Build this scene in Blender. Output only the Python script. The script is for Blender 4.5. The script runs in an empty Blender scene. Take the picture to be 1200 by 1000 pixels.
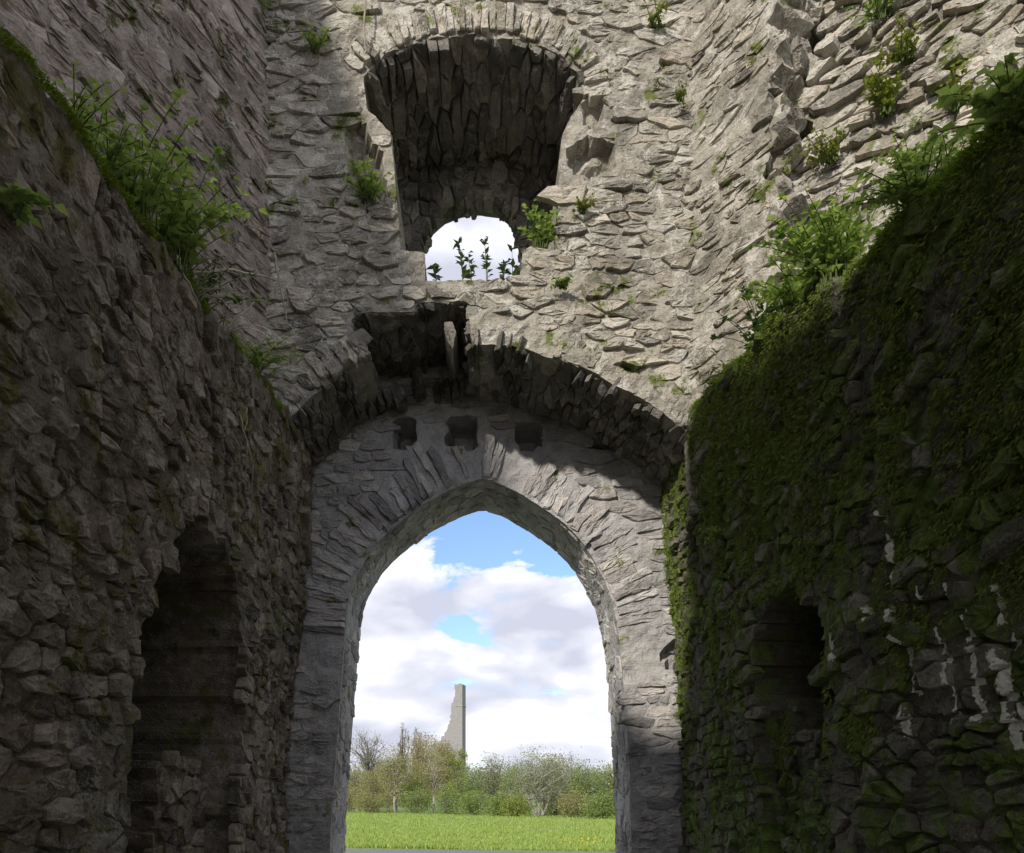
import bpy, math, random
import numpy as np
from mathutils import Vector, noise as mn

# ------------------------------------------------------------------ camera
E = 1.6                    # eye height
F = 900.0                  # focal length in photo pixels
VX, VY = 560.0, 935.0      # where the level line straight ahead meets the photo
sc = bpy.context.scene
C = sc.collection
cam_d = bpy.data.cameras.new('camera')
cam = bpy.data.objects.new('camera', cam_d)
C.objects.link(cam)
cam.location = (0, 0, E)
cam.rotation_euler = (math.radians(90), 0, 0)
cam_d.sensor_fit = 'HORIZONTAL'
cam_d.sensor_width = 36
cam_d.lens = 36 * F / 1200
cam_d.shift_x = (600 - VX) / 1200
cam_d.shift_y = (VY - 500) / 1200
cam_d.clip_start = 0.05
cam_d.clip_end = 4000
sc.camera = cam

# ------------------------------------------------------------------ light
SUN_AZ = math.radians(33)      # light travels this far to the right of straight ahead
SUN_EL = math.radians(28)
sun_d = bpy.data.lights.new('sun', 'SUN')
sun_d.energy = 1.55
sun_d.angle = math.radians(2.4)
sun_d.color = (1.0, 0.93, 0.82)
sun = bpy.data.objects.new('sun', sun_d)
C.objects.link(sun)
ray = Vector((math.sin(SUN_AZ) * math.cos(SUN_EL), math.cos(SUN_AZ) * math.cos(SUN_EL), -math.sin(SUN_EL)))
sun.rotation_euler = ray.to_track_quat('-Z', 'Y').to_euler()
sun.location = (-20, -20, 30)

world = bpy.data.worlds.new('World')
sc.world = world
world.use_nodes = True
sc.view_settings.view_transform = 'Standard'
sc.view_settings.look = 'None'
sc.view_settings.exposure = 1.5
sc.view_settings.gamma = 1.0
sc.cycles.use_denoising = True
sc.cycles.max_bounces = 10
sc.cycles.diffuse_bounces = 8
sc.cycles.transparent_max_bounces = 6


class NT:
    """small helper to write node trees"""
    def __init__(self, nt):
        self.nt = nt
        nt.nodes.clear()

    def n(self, kind, **kw):
        nd = self.nt.nodes.new(kind)
        for k, v in kw.items():
            if k.startswith('i_'):
                key = k[2:]
                key = int(key) if key.isdigit() else key.replace('_', ' ')
                if hasattr(v, 'is_output') or hasattr(v, 'links'):
                    self.nt.links.new(v, nd.inputs[key])
                else:
                    nd.inputs[key].default_value = v
            else:
                setattr(nd, k, v)
        return nd

    def math(self, op, a, b=0.0, c=None, clamp=False):
        nd = self.nt.nodes.new('ShaderNodeMath')
        nd.operation = op
        nd.use_clamp = clamp
        for i, x in enumerate((a, b) if c is None else (a, b, c)):
            if hasattr(x, 'links'):
                self.nt.links.new(x, nd.inputs[i])
            else:
                nd.inputs[i].default_value = x
        return nd.outputs[0]

    def mix(self, f, a, b, mode='MIX'):
        nd = self.nt.nodes.new('ShaderNodeMix')
        nd.data_type = 'RGBA'
        nd.blend_type = mode
        for idx, x in ((0, f), (6, a), (7, b)):
            if hasattr(x, 'links'):
                self.nt.links.new(x, nd.inputs[idx])
            else:
                nd.inputs[idx].default_value = (*x, 1) if isinstance(x, tuple) and len(x) == 3 else x
        return nd.outputs[2]

    def noise(self, vec, scale, detail=4, rough=0.55, dist=0.0):
        nd = self.nt.nodes.new('ShaderNodeTexNoise')
        nd.inputs['Scale'].default_value = scale
        nd.inputs['Detail'].default_value = detail
        nd.inputs['Roughness'].default_value = rough
        nd.inputs['Distortion'].default_value = dist
        if vec is not None:
            self.nt.links.new(vec, nd.inputs['Vector'])
        return nd.outputs[0]

    def ramp(self, f, stops, interp='LINEAR'):
        nd = self.nt.nodes.new('ShaderNodeValToRGB')
        nd.color_ramp.interpolation = interp
        el = nd.color_ramp.elements
        while len(el) > len(stops):
            el.remove(el[-1])
        while len(el) < len(stops):
            el.new(0.5)
        for e, (p, c) in zip(el, stops):
            e.position = p
            e.color = (c, c, c, 1) if isinstance(c, (int, float)) else (*c, 1)
        self.nt.links.new(f, nd.inputs[0])
        return nd.outputs[0]

    def link(self, a, b):
        self.nt.links.new(a, b)


# sky: clear Nishita sky with broken cumulus drawn over it by direction
w = NT(world.node_tree)
sky = w.n('ShaderNodeTexSky', sky_type='NISHITA', sun_disc=False)
sky.sun_elevation = SUN_EL
sky.sun_rotation = math.pi + SUN_AZ
sky.air_density = 1.0
sky.dust_density = 0.6
sky.ozone_density = 1.6
tc = w.n('ShaderNodeTexCoord')
mp = w.n('ShaderNodeMapping')
mp.inputs['Scale'].default_value = (1.0, 1.0, 2.1)
mp.inputs['Location'].default_value = (0.30, 0.0, 0.11)
w.link(tc.outputs['Generated'], mp.inputs[0])


def cloud_field(offset, det=6):
    ad = w.n('ShaderNodeVectorMath', operation='ADD')
    w.link(mp.outputs[0], ad.inputs[0])
    ad.inputs[1].default_value = offset
    return w.noise(ad.outputs[0], 6.4, det, 0.60, 0.25)


def sky_blob(px_, py_, rx, rz):
    """soft spot on the sky around the direction through a photo point"""
    d = Vector(((px_ - VX) / F, 1, (VY - py_) / F)).normalized()
    s = w.n('ShaderNodeVectorMath', operation='SUBTRACT')
    w.link(tc.outputs['Generated'], s.inputs[0])
    s.inputs[1].default_value = d
    m = w.n('ShaderNodeVectorMath', operation='MULTIPLY')
    w.link(s.outputs[0], m.inputs[0])
    m.inputs[1].default_value = (1 / rx, 1 / rx, 1 / rz)
    ln = w.n('ShaderNodeVectorMath', operation='LENGTH')
    w.link(m.outputs[0], ln.inputs[0])
    return w.math('SUBTRACT', 1.0, ln.outputs['Value'], clamp=True)


dens = w.math('ADD', w.math('MULTIPLY', w.math('SUBTRACT', cloud_field((0, 0, 0)), 0.5), 1.7), 0.52)
dens_up = cloud_field((-0.035, -0.03, 0.10), 2)
tot = dens
for (bx_, by_, rx, rz, k) in ((575, 632, 0.24, 0.105, -0.42), (532, 738, 0.075, 0.036, -0.30),
                              (668, 650, 0.06, 0.05, -0.22), (480, 715, 0.12, 0.05, 0.22),
                              (600, 800, 0.25, 0.08, 0.16), (550, 290, 0.20, 0.12, 0.30),
                              (660, 730, 0.10, 0.04, 0.12), (430, 780, 0.10, 0.06, 0.16)):
    tot = w.math('ADD', tot, w.math('MULTIPLY', sky_blob(bx_, by_, rx, rz), k))
cover = w.ramp(tot, [(0.33, 0.0), (0.40, 0.75), (0.50, 1.0)])
shade = w.math('SUBTRACT', dens_up, w.math('MULTIPLY', dens, 0.30))
lit = w.ramp(shade, [(0.22, (1.0, 1.0, 1.0)), (0.29, (0.90, 0.91, 0.94)), (0.34, (0.78, 0.79, 0.87)), (0.45, (0.60, 0.615, 0.72))])
skyc = w.mix(1.0, sky.outputs[0], (0.066, 0.070, 0.077), 'MULTIPLY')
cl = w.mix(1.0, lit, (0.40, 0.402, 0.41), 'MULTIPLY')
col = w.mix(cover, skyc, cl)
bg = w.n('ShaderNodeBackground')
w.link(col, bg.inputs[0])
bg.inputs[1].default_value = 1.0
wo = w.n('ShaderNodeOutputWorld')
w.link(bg.outputs[0], wo.inputs[0])


# ------------------------------------------------------------------ helpers
def pt(x, y, Y):
    """point of the place that stands at depth Y behind photo pixel (x, y)"""
    return Vector(((x - VX) * Y / F, Y, E + (VY - y) * Y / F))


def proj(P):
    return VX + P[0] / P[1] * F, VY - (P[2] - E) / P[1] * F


def n3(x, y, z, s=1.0):
    return mn.noise(Vector((x * s, y * s, z * s)))


def mesh_obj(name, verts, faces, mat, parent=None, loc=None, tint=None, smooth=False, kind=None):
    me = bpy.data.meshes.new(name)
    if loc is not None:
        l = Vector(loc)
        verts = [(v[0] - l[0], v[1] - l[1], v[2] - l[2]) for v in verts]
    me.from_pydata(verts, [], faces)
    me.materials.append(mat)
    if tint is not None:
        a = me.attributes.new('tint', 'FLOAT', 'POINT')
        if isinstance(tint, (int, float)):
            a.data.foreach_set('value', [tint] * len(verts))
        else:
            a.data.foreach_set('value', list(tint))
    if smooth:
        me.polygons.foreach_set('use_smooth', [True] * len(me.polygons))
    o = bpy.data.objects.new(name, me)
    C.objects.link(o)
    if loc is not None:
        o.location = loc
    if parent is not None:
        o.parent = parent
    if kind:
        o['kind'] = kind
    return o


def tag(o, label=None, cat=None, group=None, kind=None):
    if label:
        o['label'] = label
    if cat:
        o['category'] = cat
    if group:
        o['group'] = group
    if kind:
        o['kind'] = kind
    return o


def thing(name, label, cat, group=None, loc=(0, 0, 0)):
    o = bpy.data.objects.new(name, None)
    C.objects.link(o)
    o.location = loc
    o.empty_display_size = 0.2
    return tag(o, label, cat, group)


def inside(poly, x, y):
    c = False
    j = len(poly) - 1
    for i in range(len(poly)):
        xi, yi = poly[i]
        xj, yj = poly[j]
        if (yi > y) != (yj > y) and x < (xj - xi) * (y - yi) / (yj - yi) + xi:
            c = not c
        j = i
    return c


def edge_dist(path, x, y):
    b = 1e9
    for (x0, y0), (x1, y1) in zip(path[:-1], path[1:]):
        dx, dy = x1 - x0, y1 - y0
        t = max(0, min(1, ((x - x0) * dx + (y - y0) * dy) / (dx * dx + dy * dy + 1e-12)))
        b = min(b, (x - x0 - t * dx) ** 2 + (y - y0 - t * dy) ** 2)
    return math.sqrt(b)


def interp(pts, x):
    if x <= pts[0][0]:
        return pts[0][1]
    for (x0, y0), (x1, y1) in zip(pts[:-1], pts[1:]):
        if x <= x1:
            return y0 + (y1 - y0) * (x - x0) / (x1 - x0)
    return pts[-1][1]


# ------------------------------------------------------------------ materials
def new_mat(name):
    m = bpy.data.materials.new(name)
    m.use_nodes = True
    return m, NT(m.node_tree)


streaks = [(1039, 628, 1050, 676, 8), (1068, 757, 1075, 812, 11), (1058, 830, 1064, 860, 12), (1124, 716, 1128, 748, 6), (1108, 773, 1111, 800, 9),
           (1133, 760, 1146, 842, 13), (1164, 765, 1188, 874, 18), (1046, 713, 1049, 730, 10), (1022, 714, 1026, 724, 8), (1158, 688, 1169, 728, 10),
           (1155, 648, 1160, 658, 9), (1177, 744, 1178, 760, 8), (1034, 603, 1037, 612, 6), (974, 745, 978, 772, 7), (1060, 745, 1068, 752, 9), (1196, 800, 1199, 850, 8),
           (1080, 690, 1083, 704, 5), (1108, 684, 1110, 694, 5), (1100, 738, 1101, 764, 4), (1114, 806, 1116, 846, 4)]
def wall_spot(x, y):
    """photo pixel -> (depth, height) on the mossy wall"""
    Y = 4.0
    for _ in range(6):
        z = (VY - y) * Y / F
        Y = F * (2.37 - 0.20 * max(0, min(1, (z - 0.6) / 3.2)) - 0.02) / (x - VX)
    return Y, E + (VY - y) * Y / F


RUNS = []
for (x0, y0, x1, y1, wd) in streaks:
    a_, b_ = wall_spot(x0, y0), wall_spot(x1, y1)
    RUNS.append((a_[0], a_[1], b_[0], b_[1], wd * a_[0] / F * a_[0] / 2.3 * 0.36))


def stone_mat(name, dark, mid, pale, lichen=0.3, lichen_col=(0.42, 0.40, 0.36), moss=0.0,
              moss_col=(0.045, 0.075, 0.014), bump=0.9, damp=0.0, grime=0.3, runs=None):
    m, t = new_mat(name)
    geo = t.n('ShaderNodeNewGeometry')
    pos = geo.outputs['Position']
    at = t.n('ShaderNodeAttribute', attribute_name='tint')
    nn = t.n('ShaderNodeTexNoise')
    nn.inputs['Scale'].default_value = 7.0
    nn.inputs['Detail'].default_value = 4
    nn.inputs['Roughness'].default_value = 0.68
    t.link(pos, nn.inputs['Vector'])
    medn = nn.outputs[0]
    cs = t.n('ShaderNodeSeparateColor')
    t.link(nn.outputs['Color'], cs.inputs[0])
    nb = t.n('ShaderNodeTexNoise')
    nb.inputs['Scale'].default_value = 1.9
    nb.inputs['Detail'].default_value = 3
    nb.inputs['Roughness'].default_value = 0.6
    t.link(pos, nb.inputs['Vector'])
    cb = t.n('ShaderNodeSeparateColor')
    t.link(nb.outputs['Color'], cb.inputs[0])
    fine = t.noise(pos, 55.0, 2, 0.65)
    stretch = t.n('ShaderNodeMapping')
    stretch.inputs['Scale'].default_value = (7, 7, 34)
    t.link(pos, stretch.inputs[0])
    layers = t.noise(stretch.outputs[0], 1.4, 2, 0.6)
    f = t.math('ADD', t.math('MULTIPLY', at.outputs['Fac'], 0.6), t.math('MULTIPLY', medn, 0.55))
    f = t.math('ADD', f, t.math('MULTIPLY', t.math('SUBTRACT', fine, 0.5), 0.55))
    f = t.math('ADD', f, t.math('MULTIPLY', t.math('SUBTRACT', cb.outputs[0], 0.5), 0.4))
    c = t.ramp(f, [(0.16, dark), (0.5, mid), (0.86, pale)])
    hue = t.math('FRACT', t.math('MULTIPLY', at.outputs['Fac'], 7.31))
    c = t.mix(t.math('MULTIPLY', t.math('GREATER_THAN', hue, 0.6), 0.22), c, t.mix(1.0, c, (1.12, 0.93, 0.74), 'MULTIPLY'))
    c = t.mix(t.math('MULTIPLY', t.math('LESS_THAN', hue, 0.2), 0.45), c, t.mix(1.0, c, (0.62, 0.62, 0.64), 'MULTIPLY'))
    # grime patches
    g = t.ramp(t.math('ADD', cb.outputs[1], t.math('MULTIPLY', t.math('SUBTRACT', cs.outputs[1], 0.5), 0.7)), [(0.46, 0.0), (0.66, 1.0)])
    c = t.mix(t.math('MULTIPLY', g, grime), c, tuple(x * 0.4 for x in dark))
    # lichen spots
    lm = t.ramp(t.math('ADD', t.math('ADD', cs.outputs[2], t.math('MULTIPLY', t.math('SUBTRACT', fine, 0.5), 0.5)),
                       t.math('MULTIPLY', t.math('SUBTRACT', cb.outputs[2], 0.5), 0.6)), [(0.56, 0.0), (0.64, 1.0)])
    c = t.mix(t.math('MULTIPLY', lm, lichen), c, lichen_col)
    h = t.math('ADD', t.math('MULTIPLY', medn, 0.042), t.math('MULTIPLY', fine, 0.010))
    h = t.math('ADD', h, t.math('MULTIPLY', layers, 0.009))
    if moss > 0:
        mk = t.ramp(t.math('ADD', t.math('ADD', cb.outputs[0], t.math('MULTIPLY', t.math('SUBTRACT', cs.outputs[0], 0.5), 0.8)),
                           t.math('MULTIPLY', t.math('SUBTRACT', fine, 0.5), 0.3)),
                    [(max(0.02, 0.66 - 0.5 * moss), 0.0), (0.76 - 0.5 * moss, 1.0)])
        mc = t.mix(t.ramp(cs.outputs[1], [(0.3, 0.0), (0.7, 1.0)]), tuple(x * 0.35 for x in moss_col), tuple(min(1, x * 1.5) for x in moss_col))
        c = t.mix(mk, c, mc)
    if runs:        # thin white lime that has run down the face
        sp = t.n('ShaderNodeSeparateXYZ')
        t.link(pos, sp.inputs[0])
        jag = t.math('MULTIPLY', t.math('SUBTRACT', medn, 0.5), 0.10)
        tot_ = None
        for (ya, za, yb, zb, hw) in runs:
            sl = (yb - ya) / (zb - za + 1e-6)
            yc = t.math('MULTIPLY_ADD', t.math('SUBTRACT', sp.outputs[2], za), sl, ya)
            d_ = t.math('ABSOLUTE', t.math('ADD', t.math('SUBTRACT', sp.outputs[1], yc), jag))
            f_ = t.math('SUBTRACT', 1.0, t.math('DIVIDE', d_, hw))
            g_ = t.math('MULTIPLY', t.math('SUBTRACT', za + 0.02, sp.outputs[2]), 25.0)
            h_ = t.math('MULTIPLY', t.math('SUBTRACT', sp.outputs[2], zb - 0.02), 25.0)
            m_ = t.math('MINIMUM', f_, t.math('MINIMUM', g_, h_))
            tot_ = m_ if tot_ is None else t.math('MAXIMUM', tot_, m_)
        lr = t.ramp(t.math('ADD', tot_, t.math('ADD', t.math('MULTIPLY', t.math('SUBTRACT', fine, 0.5), 1.3), t.math('MULTIPLY', t.math('SUBTRACT', cs.outputs[1], 0.5), 1.2))), [(0.12, 0.0), (0.32, 1.0)])
        c = t.mix(t.math('MULTIPLY', lr, t.math('GREATER_THAN', tot_, -0.6)), c, t.mix(fine, (0.60, 0.58, 0.50), (0.85, 0.83, 0.76)))
    b = t.n('ShaderNodeBump')
    b.inputs['Strength'].default_value = bump
    b.inputs['Distance'].default_value = 1.0
    t.link(h, b.inputs['Height'])
    p = t.n('ShaderNodeBsdfPrincipled')
    t.link(c, p.inputs['Base Color'])
    t.link(b.outputs[0], p.inputs['Normal'])
    p.inputs['Roughness'].default_value = 0.92 - 0.35 * damp
    p.inputs['Specular IOR Level'].default_value = 0.25
    o = t.n('ShaderNodeOutputMaterial')
    t.link(p.outputs[0], o.inputs[0])
    return m


def leaf_mat(name, a, b, trans=0.35, rough=0.55):
    m, t = new_mat(name)
    geo = t.n('ShaderNodeNewGeometry')
    rnd = geo.outputs['Random Per Island']
    nz = t.noise(geo.outputs['Position'], 6.0, 3)
    c = t.mix(t.math('ADD', t.math('MULTIPLY', rnd, 0.7), t.math('MULTIPLY', nz, 0.35)), a, b)
    p = t.n('ShaderNodeBsdfPrincipled')
    t.link(c, p.inputs['Base Color'])
    p.inputs['Roughness'].default_value = rough
    p.inputs['Specular IOR Level'].default_value = 0.3
    tr = t.n('ShaderNodeBsdfTranslucent')
    t.link(t.mix(1.0, c, (1.0, 1.0, 0.55), 'MULTIPLY'), tr.inputs[0])
    mx = t.n('ShaderNodeMixShader')
    mx.inputs[0].default_value = trans
    t.link(p.outputs[0], mx.inputs[1])
    t.link(tr.outputs[0], mx.inputs[2])
    o = t.n('ShaderNodeOutputMaterial')
    t.link(mx.outputs[0], o.inputs[0])
    return m


def plain_mat(name, a, b, scale=8.0, rough=0.85, bump=0.01, detail=5):
    m, t = new_mat(name)
    geo = t.n('ShaderNodeNewGeometry')
    nz = t.noise(geo.outputs['Position'], scale, detail, 0.65)
    c = t.mix(t.ramp(nz, [(0.3, 0.0), (0.7, 1.0)]), a, b)
    p = t.n('ShaderNodeBsdfPrincipled')
    t.link(c, p.inputs['Base Color'])
    p.inputs['Roughness'].default_value = rough
    p.inputs['Specular IOR Level'].default_value = 0.25
    bp = t.n('ShaderNodeBump')
    bp.inputs['Strength'].default_value = 0.8
    t.link(t.math('MULTIPLY', nz, bump), bp.inputs['Height'])
    t.link(bp.outputs[0], p.inputs['Normal'])
    o = t.n('ShaderNodeOutputMaterial')
    t.link(p.outputs[0], o.inputs[0])
    return m


M = {}
M['lime'] = stone_mat('weathered_limestone', (0.145, 0.13, 0.107), (0.31, 0.285, 0.24), (0.47, 0.44, 0.385),
                      lichen=0.55, lichen_col=(0.52, 0.50, 0.45), moss=0.10, moss_col=(0.10, 0.12, 0.03), grime=0.45)
M['arch'] = stone_mat('grey_arch_stone', (0.22, 0.212, 0.215), (0.40, 0.387, 0.385), (0.54, 0.525, 0.51),
                      lichen=0.35, moss=0.06, moss_col=(0.14, 0.15, 0.05), grime=0.4)
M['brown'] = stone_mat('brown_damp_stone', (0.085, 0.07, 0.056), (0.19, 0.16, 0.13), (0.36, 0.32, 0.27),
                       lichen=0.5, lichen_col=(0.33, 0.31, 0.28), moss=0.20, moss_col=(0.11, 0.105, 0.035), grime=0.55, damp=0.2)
M['upleft'] = stone_mat('umber_wall_stone', (0.14, 0.118, 0.10), (0.285, 0.243, 0.21), (0.43, 0.385, 0.345),
                        lichen=0.5, lichen_col=(0.40, 0.36, 0.33), moss=0.12, moss_col=(0.06, 0.07, 0.02), grime=0.45)
M['mossy'] = stone_mat('moss_grown_stone', (0.07, 0.065, 0.05), (0.135, 0.125, 0.10), (0.24, 0.225, 0.185),
                       lichen=0.2, moss=0.42, moss_col=(0.105, 0.15, 0.03), grime=0.5, damp=0.2, bump=1.0, runs=RUNS)
M['vault'] = stone_mat('dark_vault_stone', (0.075, 0.07, 0.062), (0.15, 0.14, 0.124), (0.25, 0.24, 0.21),
                       lichen=0.3, moss=0.12, moss_col=(0.05, 0.06, 0.02), grime=0.4)  # darker stone tone for soffits, cavity and screen wall
M['dirt'] = plain_mat('trodden_gravel', (0.10, 0.09, 0.075), (0.19, 0.175, 0.15), 30, 0.95, 0.01)
M['lime_crust'] = plain_mat('white_lime_crust', (0.55, 0.53, 0.46), (0.80, 0.78, 0.71), 60, 0.9, 0.02)
M['moss'] = leaf_mat('wall_moss', (0.075, 0.105, 0.022), (0.25, 0.31, 0.07), 0.3, 0.9)
M['moss_bright'] = leaf_mat('bright_moss', (0.12, 0.19, 0.02), (0.27, 0.36, 0.05), 0.35, 0.9)
M['leaf'] = leaf_mat('fresh_leaf', (0.20, 0.30, 0.08), (0.40, 0.52, 0.20), 0.5)
M['leaf_yellow'] = leaf_mat('yellow_green_leaf', (0.16, 0.21, 0.03), (0.32, 0.36, 0.09), 0.45)
M['leaf_dark'] = leaf_mat('dark_leaf', (0.04, 0.09, 0.02), (0.10, 0.18, 0.05), 0.35)
M['leaf_sprig'] = leaf_mat('sprig_leaf', (0.06, 0.10, 0.05), (0.13, 0.19, 0.08), 0.4)
M['stem'] = plain_mat('green_stem', (0.05, 0.08, 0.02), (0.10, 0.13, 0.04), 20)
M['dry'] = plain_mat('dry_twig', (0.20, 0.17, 0.13), (0.38, 0.34, 0.28), 20)
M['flower'] = plain_mat('white_blossom', (0.6, 0.6, 0.55), (0.8, 0.8, 0.76), 20)


# ------------------------------------------------------------------ masonry
def voronoi_layout(rng, u0, u1, v0, v1, row, wid, jit=0.22, wave=0.0, blocks=0.10):
    """random coursed rubble: cells of a stretched Voronoi diagram over jittered courses"""
    pts = []
    v = v0 - row[1] * rng.uniform(0.8, 1.2)
    while v < v1 + row[1]:
        h = rng.uniform(*row) if rng.random() < 0.8 else rng.uniform(row[0], row[1] * 1.5)
        u = u0 - wid[1] * (1 + rng.random())
        while u < u1 + wid[1]:
            ww = rng.uniform(*wid)
            if rng.random() < 0.12:
                ww *= 1.5
            cu = u + ww / 2
            wv = wave * n3(cu * 0.9, v * 0.7, 5.1)
            pts.append((cu + rng.uniform(-jit, jit) * ww, v + h / 2 + rng.uniform(-jit, jit) * h + wv))
            u += ww
        v += h
    P = np.array(pts)
    mu, mv = (wid[0] + wid[1]) / 2, (row[0] + row[1]) / 2
    gone = set()
    for i in rng.sample(range(len(P)), int(len(P) * blocks)):
        if i in gone:
            continue
        f_ = rng.uniform(0.8, 1.5)
        e = ((P[:, 0] - P[i][0]) / (mu * f_)) ** 2 + ((P[:, 1] - P[i][1]) / (mv * f_ * 1.1)) ** 2
        for j in np.nonzero(e < 1)[0]:
            if j != i:
                gone.add(int(j))
    P = P[[i for i in range(len(P)) if i not in gone]]
    asp = (wid[0] + wid[1]) / (row[0] + row[1]) * 0.92
    Q = P * np.array([1 / asp, 1.0])
    R = 2.2 * (row[0] + row[1])
    cells = []
    for i in range(len(Q)):
        d = ((Q - Q[i]) ** 2).sum(1)
        nb = np.argsort(d)[1:17]
        poly = [(Q[i][0] - R, Q[i][1] - R), (Q[i][0] + R, Q[i][1] - R), (Q[i][0] + R, Q[i][1] + R), (Q[i][0] - R, Q[i][1] + R)]
        for j in nb:
            mx, my = (Q[i] + Q[j]) / 2
            nx, ny = Q[j] - Q[i]
            out = []
            for k in range(len(poly)):
                a, b = poly[k], poly[(k + 1) % len(poly)]
                da = (a[0] - mx) * nx + (a[1] - my) * ny
                db = (b[0] - mx) * nx + (b[1] - my) * ny
                if da <= 0:
                    out.append(a)
                if da * db < 0:
                    s = da / (da - db)
                    out.append((a[0] + (b[0] - a[0]) * s, a[1] + (b[1] - a[1]) * s))
            poly = out
            if len(poly) < 3:
                break
        if len(poly) >= 3:
            cells.append([(x * asp, y) for x, y in poly])
    return cells


def shape_poly(rng, poly, gap, rough):
    us = [p[0] for p in poly]
    vs = [p[1] for p in poly]
    cu, cv = sum(us) / len(us), sum(vs) / len(vs)
    W, H = max(us) - min(us), max(vs) - min(vs)
    if W < gap * 2.5 or H < gap * 2.5:
        return None
    fu, fv = (W - gap) / W, (H - gap) / H
    poly = [(cu + (u - cu) * fu, cv + (v - cv) * fv) for u, v in poly]
    # cut the corners
    out = []
    n = len(poly)
    for i in range(n):
        a, b = poly[i], poly[(i + 1) % n]
        c = rng.uniform(0.04, 0.17)
        out.append((a[0] + (b[0] - a[0]) * c, a[1] + (b[1] - a[1]) * c))
        out.append((b[0] + (a[0] - b[0]) * c, b[1] + (a[1] - b[1]) * c))
    # split long edges
    per = sum(math.dist(out[i], out[(i + 1) % len(out)]) for i in range(len(out)))
    res = []
    for i in range(len(out)):
        a, b = out[i], out[(i + 1) % len(out)]
        L = math.dist(a, b)
        if L < per * 0.022:
            continue
        res.append(a)
        if L > per * 0.13:
            s = rng.uniform(0.4, 0.6)
            res.append((a[0] + (b[0] - a[0]) * s, a[1] + (b[1] - a[1]) * s))
    if len(res) < 4:
        return None
    k = rough * min(W, H)
    return [(u + rng.uniform(-k, k), v + rng.uniform(-k, k)) for u, v in res]


def make_stone(rng, poly, S, base, prot, back=0.07, tilt=0.25, dome=0.25):
    """one stone: back ring, edge ring, shoulder ring and an uneven face"""
    n = len(poly)
    cu = sum(p[0] for p in poly) / n
    cv = sum(p[1] for p in poly) / n
    sz = max(max(p[0] for p in poly) - min(p[0] for p in poly), max(p[1] for p in poly) - min(p[1] for p in poly))
    tu, tv = rng.uniform(-tilt, tilt), rng.uniform(-tilt, tilt * 0.8)
    lim = 0.022
    verts = []
    ou, ov = rng.uniform(-0.12, 0.12), rng.uniform(-0.12, 0.12)

    def plane(u, v):
        return max(-lim, min(lim, tu * (u - cu) + tv * (v - cv)))
    for (s, dz, j) in ((1.0, None, 0), (0.99, 0.5, 0.005), (0.90, 1.0, 0.007), (0.5, 1.0 + 0.1 * dome, 0.010)):
        for (u, v) in poly:
            uu = cu + (u - cu) * s + (ou * sz * 0.3 * (1 - s))
            vv = cv + (v - cv) * s + (ov * sz * 0.3 * (1 - s))
            if dz is None:
                d = base - back
            else:
                d = base + prot * dz + plane(uu, vv) * min(1, dz) + rng.uniform(-j, j)
            verts.append(tuple(S(uu, vv, d)))
    verts.append(tuple(S(cu + ou * sz * 0.2, cv + ov * sz * 0.2, base + prot * (1 + 0.1 * dome) + rng.uniform(-0.008, 0.008))))
    faces = []
    for r in range(3):
        for i in range(n):
            j = (i + 1) % n
            faces.append((r * n + i, r * n + j, (r + 1) * n + j, (r + 1) * n + i))
    for i in range(n):
        faces.append((3 * n + i, 3 * n + (i + 1) % n, 4 * n))
    return verts, faces


def fix_winding(verts, faces, S, cu, cv):
    """make faces look outwards (along +d)"""
    a = Vector(S(cu, cv, 0.0))
    out = Vector(S(cu, cv, 0.1)) - a
    f = faces[-1]
    p0, p1, p2 = (Vector(verts[i]) for i in f[:3])
    if (p1 - p0).cross(p2 - p0).dot(out) < 0:
        return [tuple(reversed(f)) for f in faces]
    return faces


def masonry(seed, S, fr, rect, row, wid, mask=None, gap=0.022, prot=(0.02, 0.06), big=(0.08, 0.12),
            rough=0.035, wave=0.05, back=0.07, tilt=0.25, jit=0.22, drop=0.0, blocks=0.10):
    rng = random.Random(seed)
    out = []
    for poly in voronoi_layout(rng, *rect, row, wid, jit, wave, blocks):
        cu = sum(p[0] for p in poly) / len(poly)
        cv = sum(p[1] for p in poly) / len(poly)
        if not (rect[0] - 0.25 * wid[0] <= cu <= rect[1] + 0.25 * wid[0] and rect[2] - 0.25 * row[0] <= cv <= rect[3] + 0.25 * row[0]):
            continue
        if mask is not None and not mask(cu, cv):
            continue
        if mask is not None and sum(0 if mask(a, b) else 1 for a, b in poly) > 0.4 * len(poly):
            continue
        if rng.random() < drop:
            continue
        q = shape_poly(rng, poly, gap * rng.uniform(0.6, 1.6), rough)
        if q is None:
            continue
        q = [(max(rect[0], min(rect[1], a)), max(rect[2], min(rect[3], b))) for a, b in q]
        p = rng.uniform(*prot)
        if rng.random() < big[0]:
            p += rng.random() * big[1]
        v, f = make_stone(rng, q, S, fr(cu, cv) if fr else 0.0, p, back, tilt)
        out.append((v, fix_winding(v, f, S, cu, cv), rng.random()))
    return out


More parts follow.
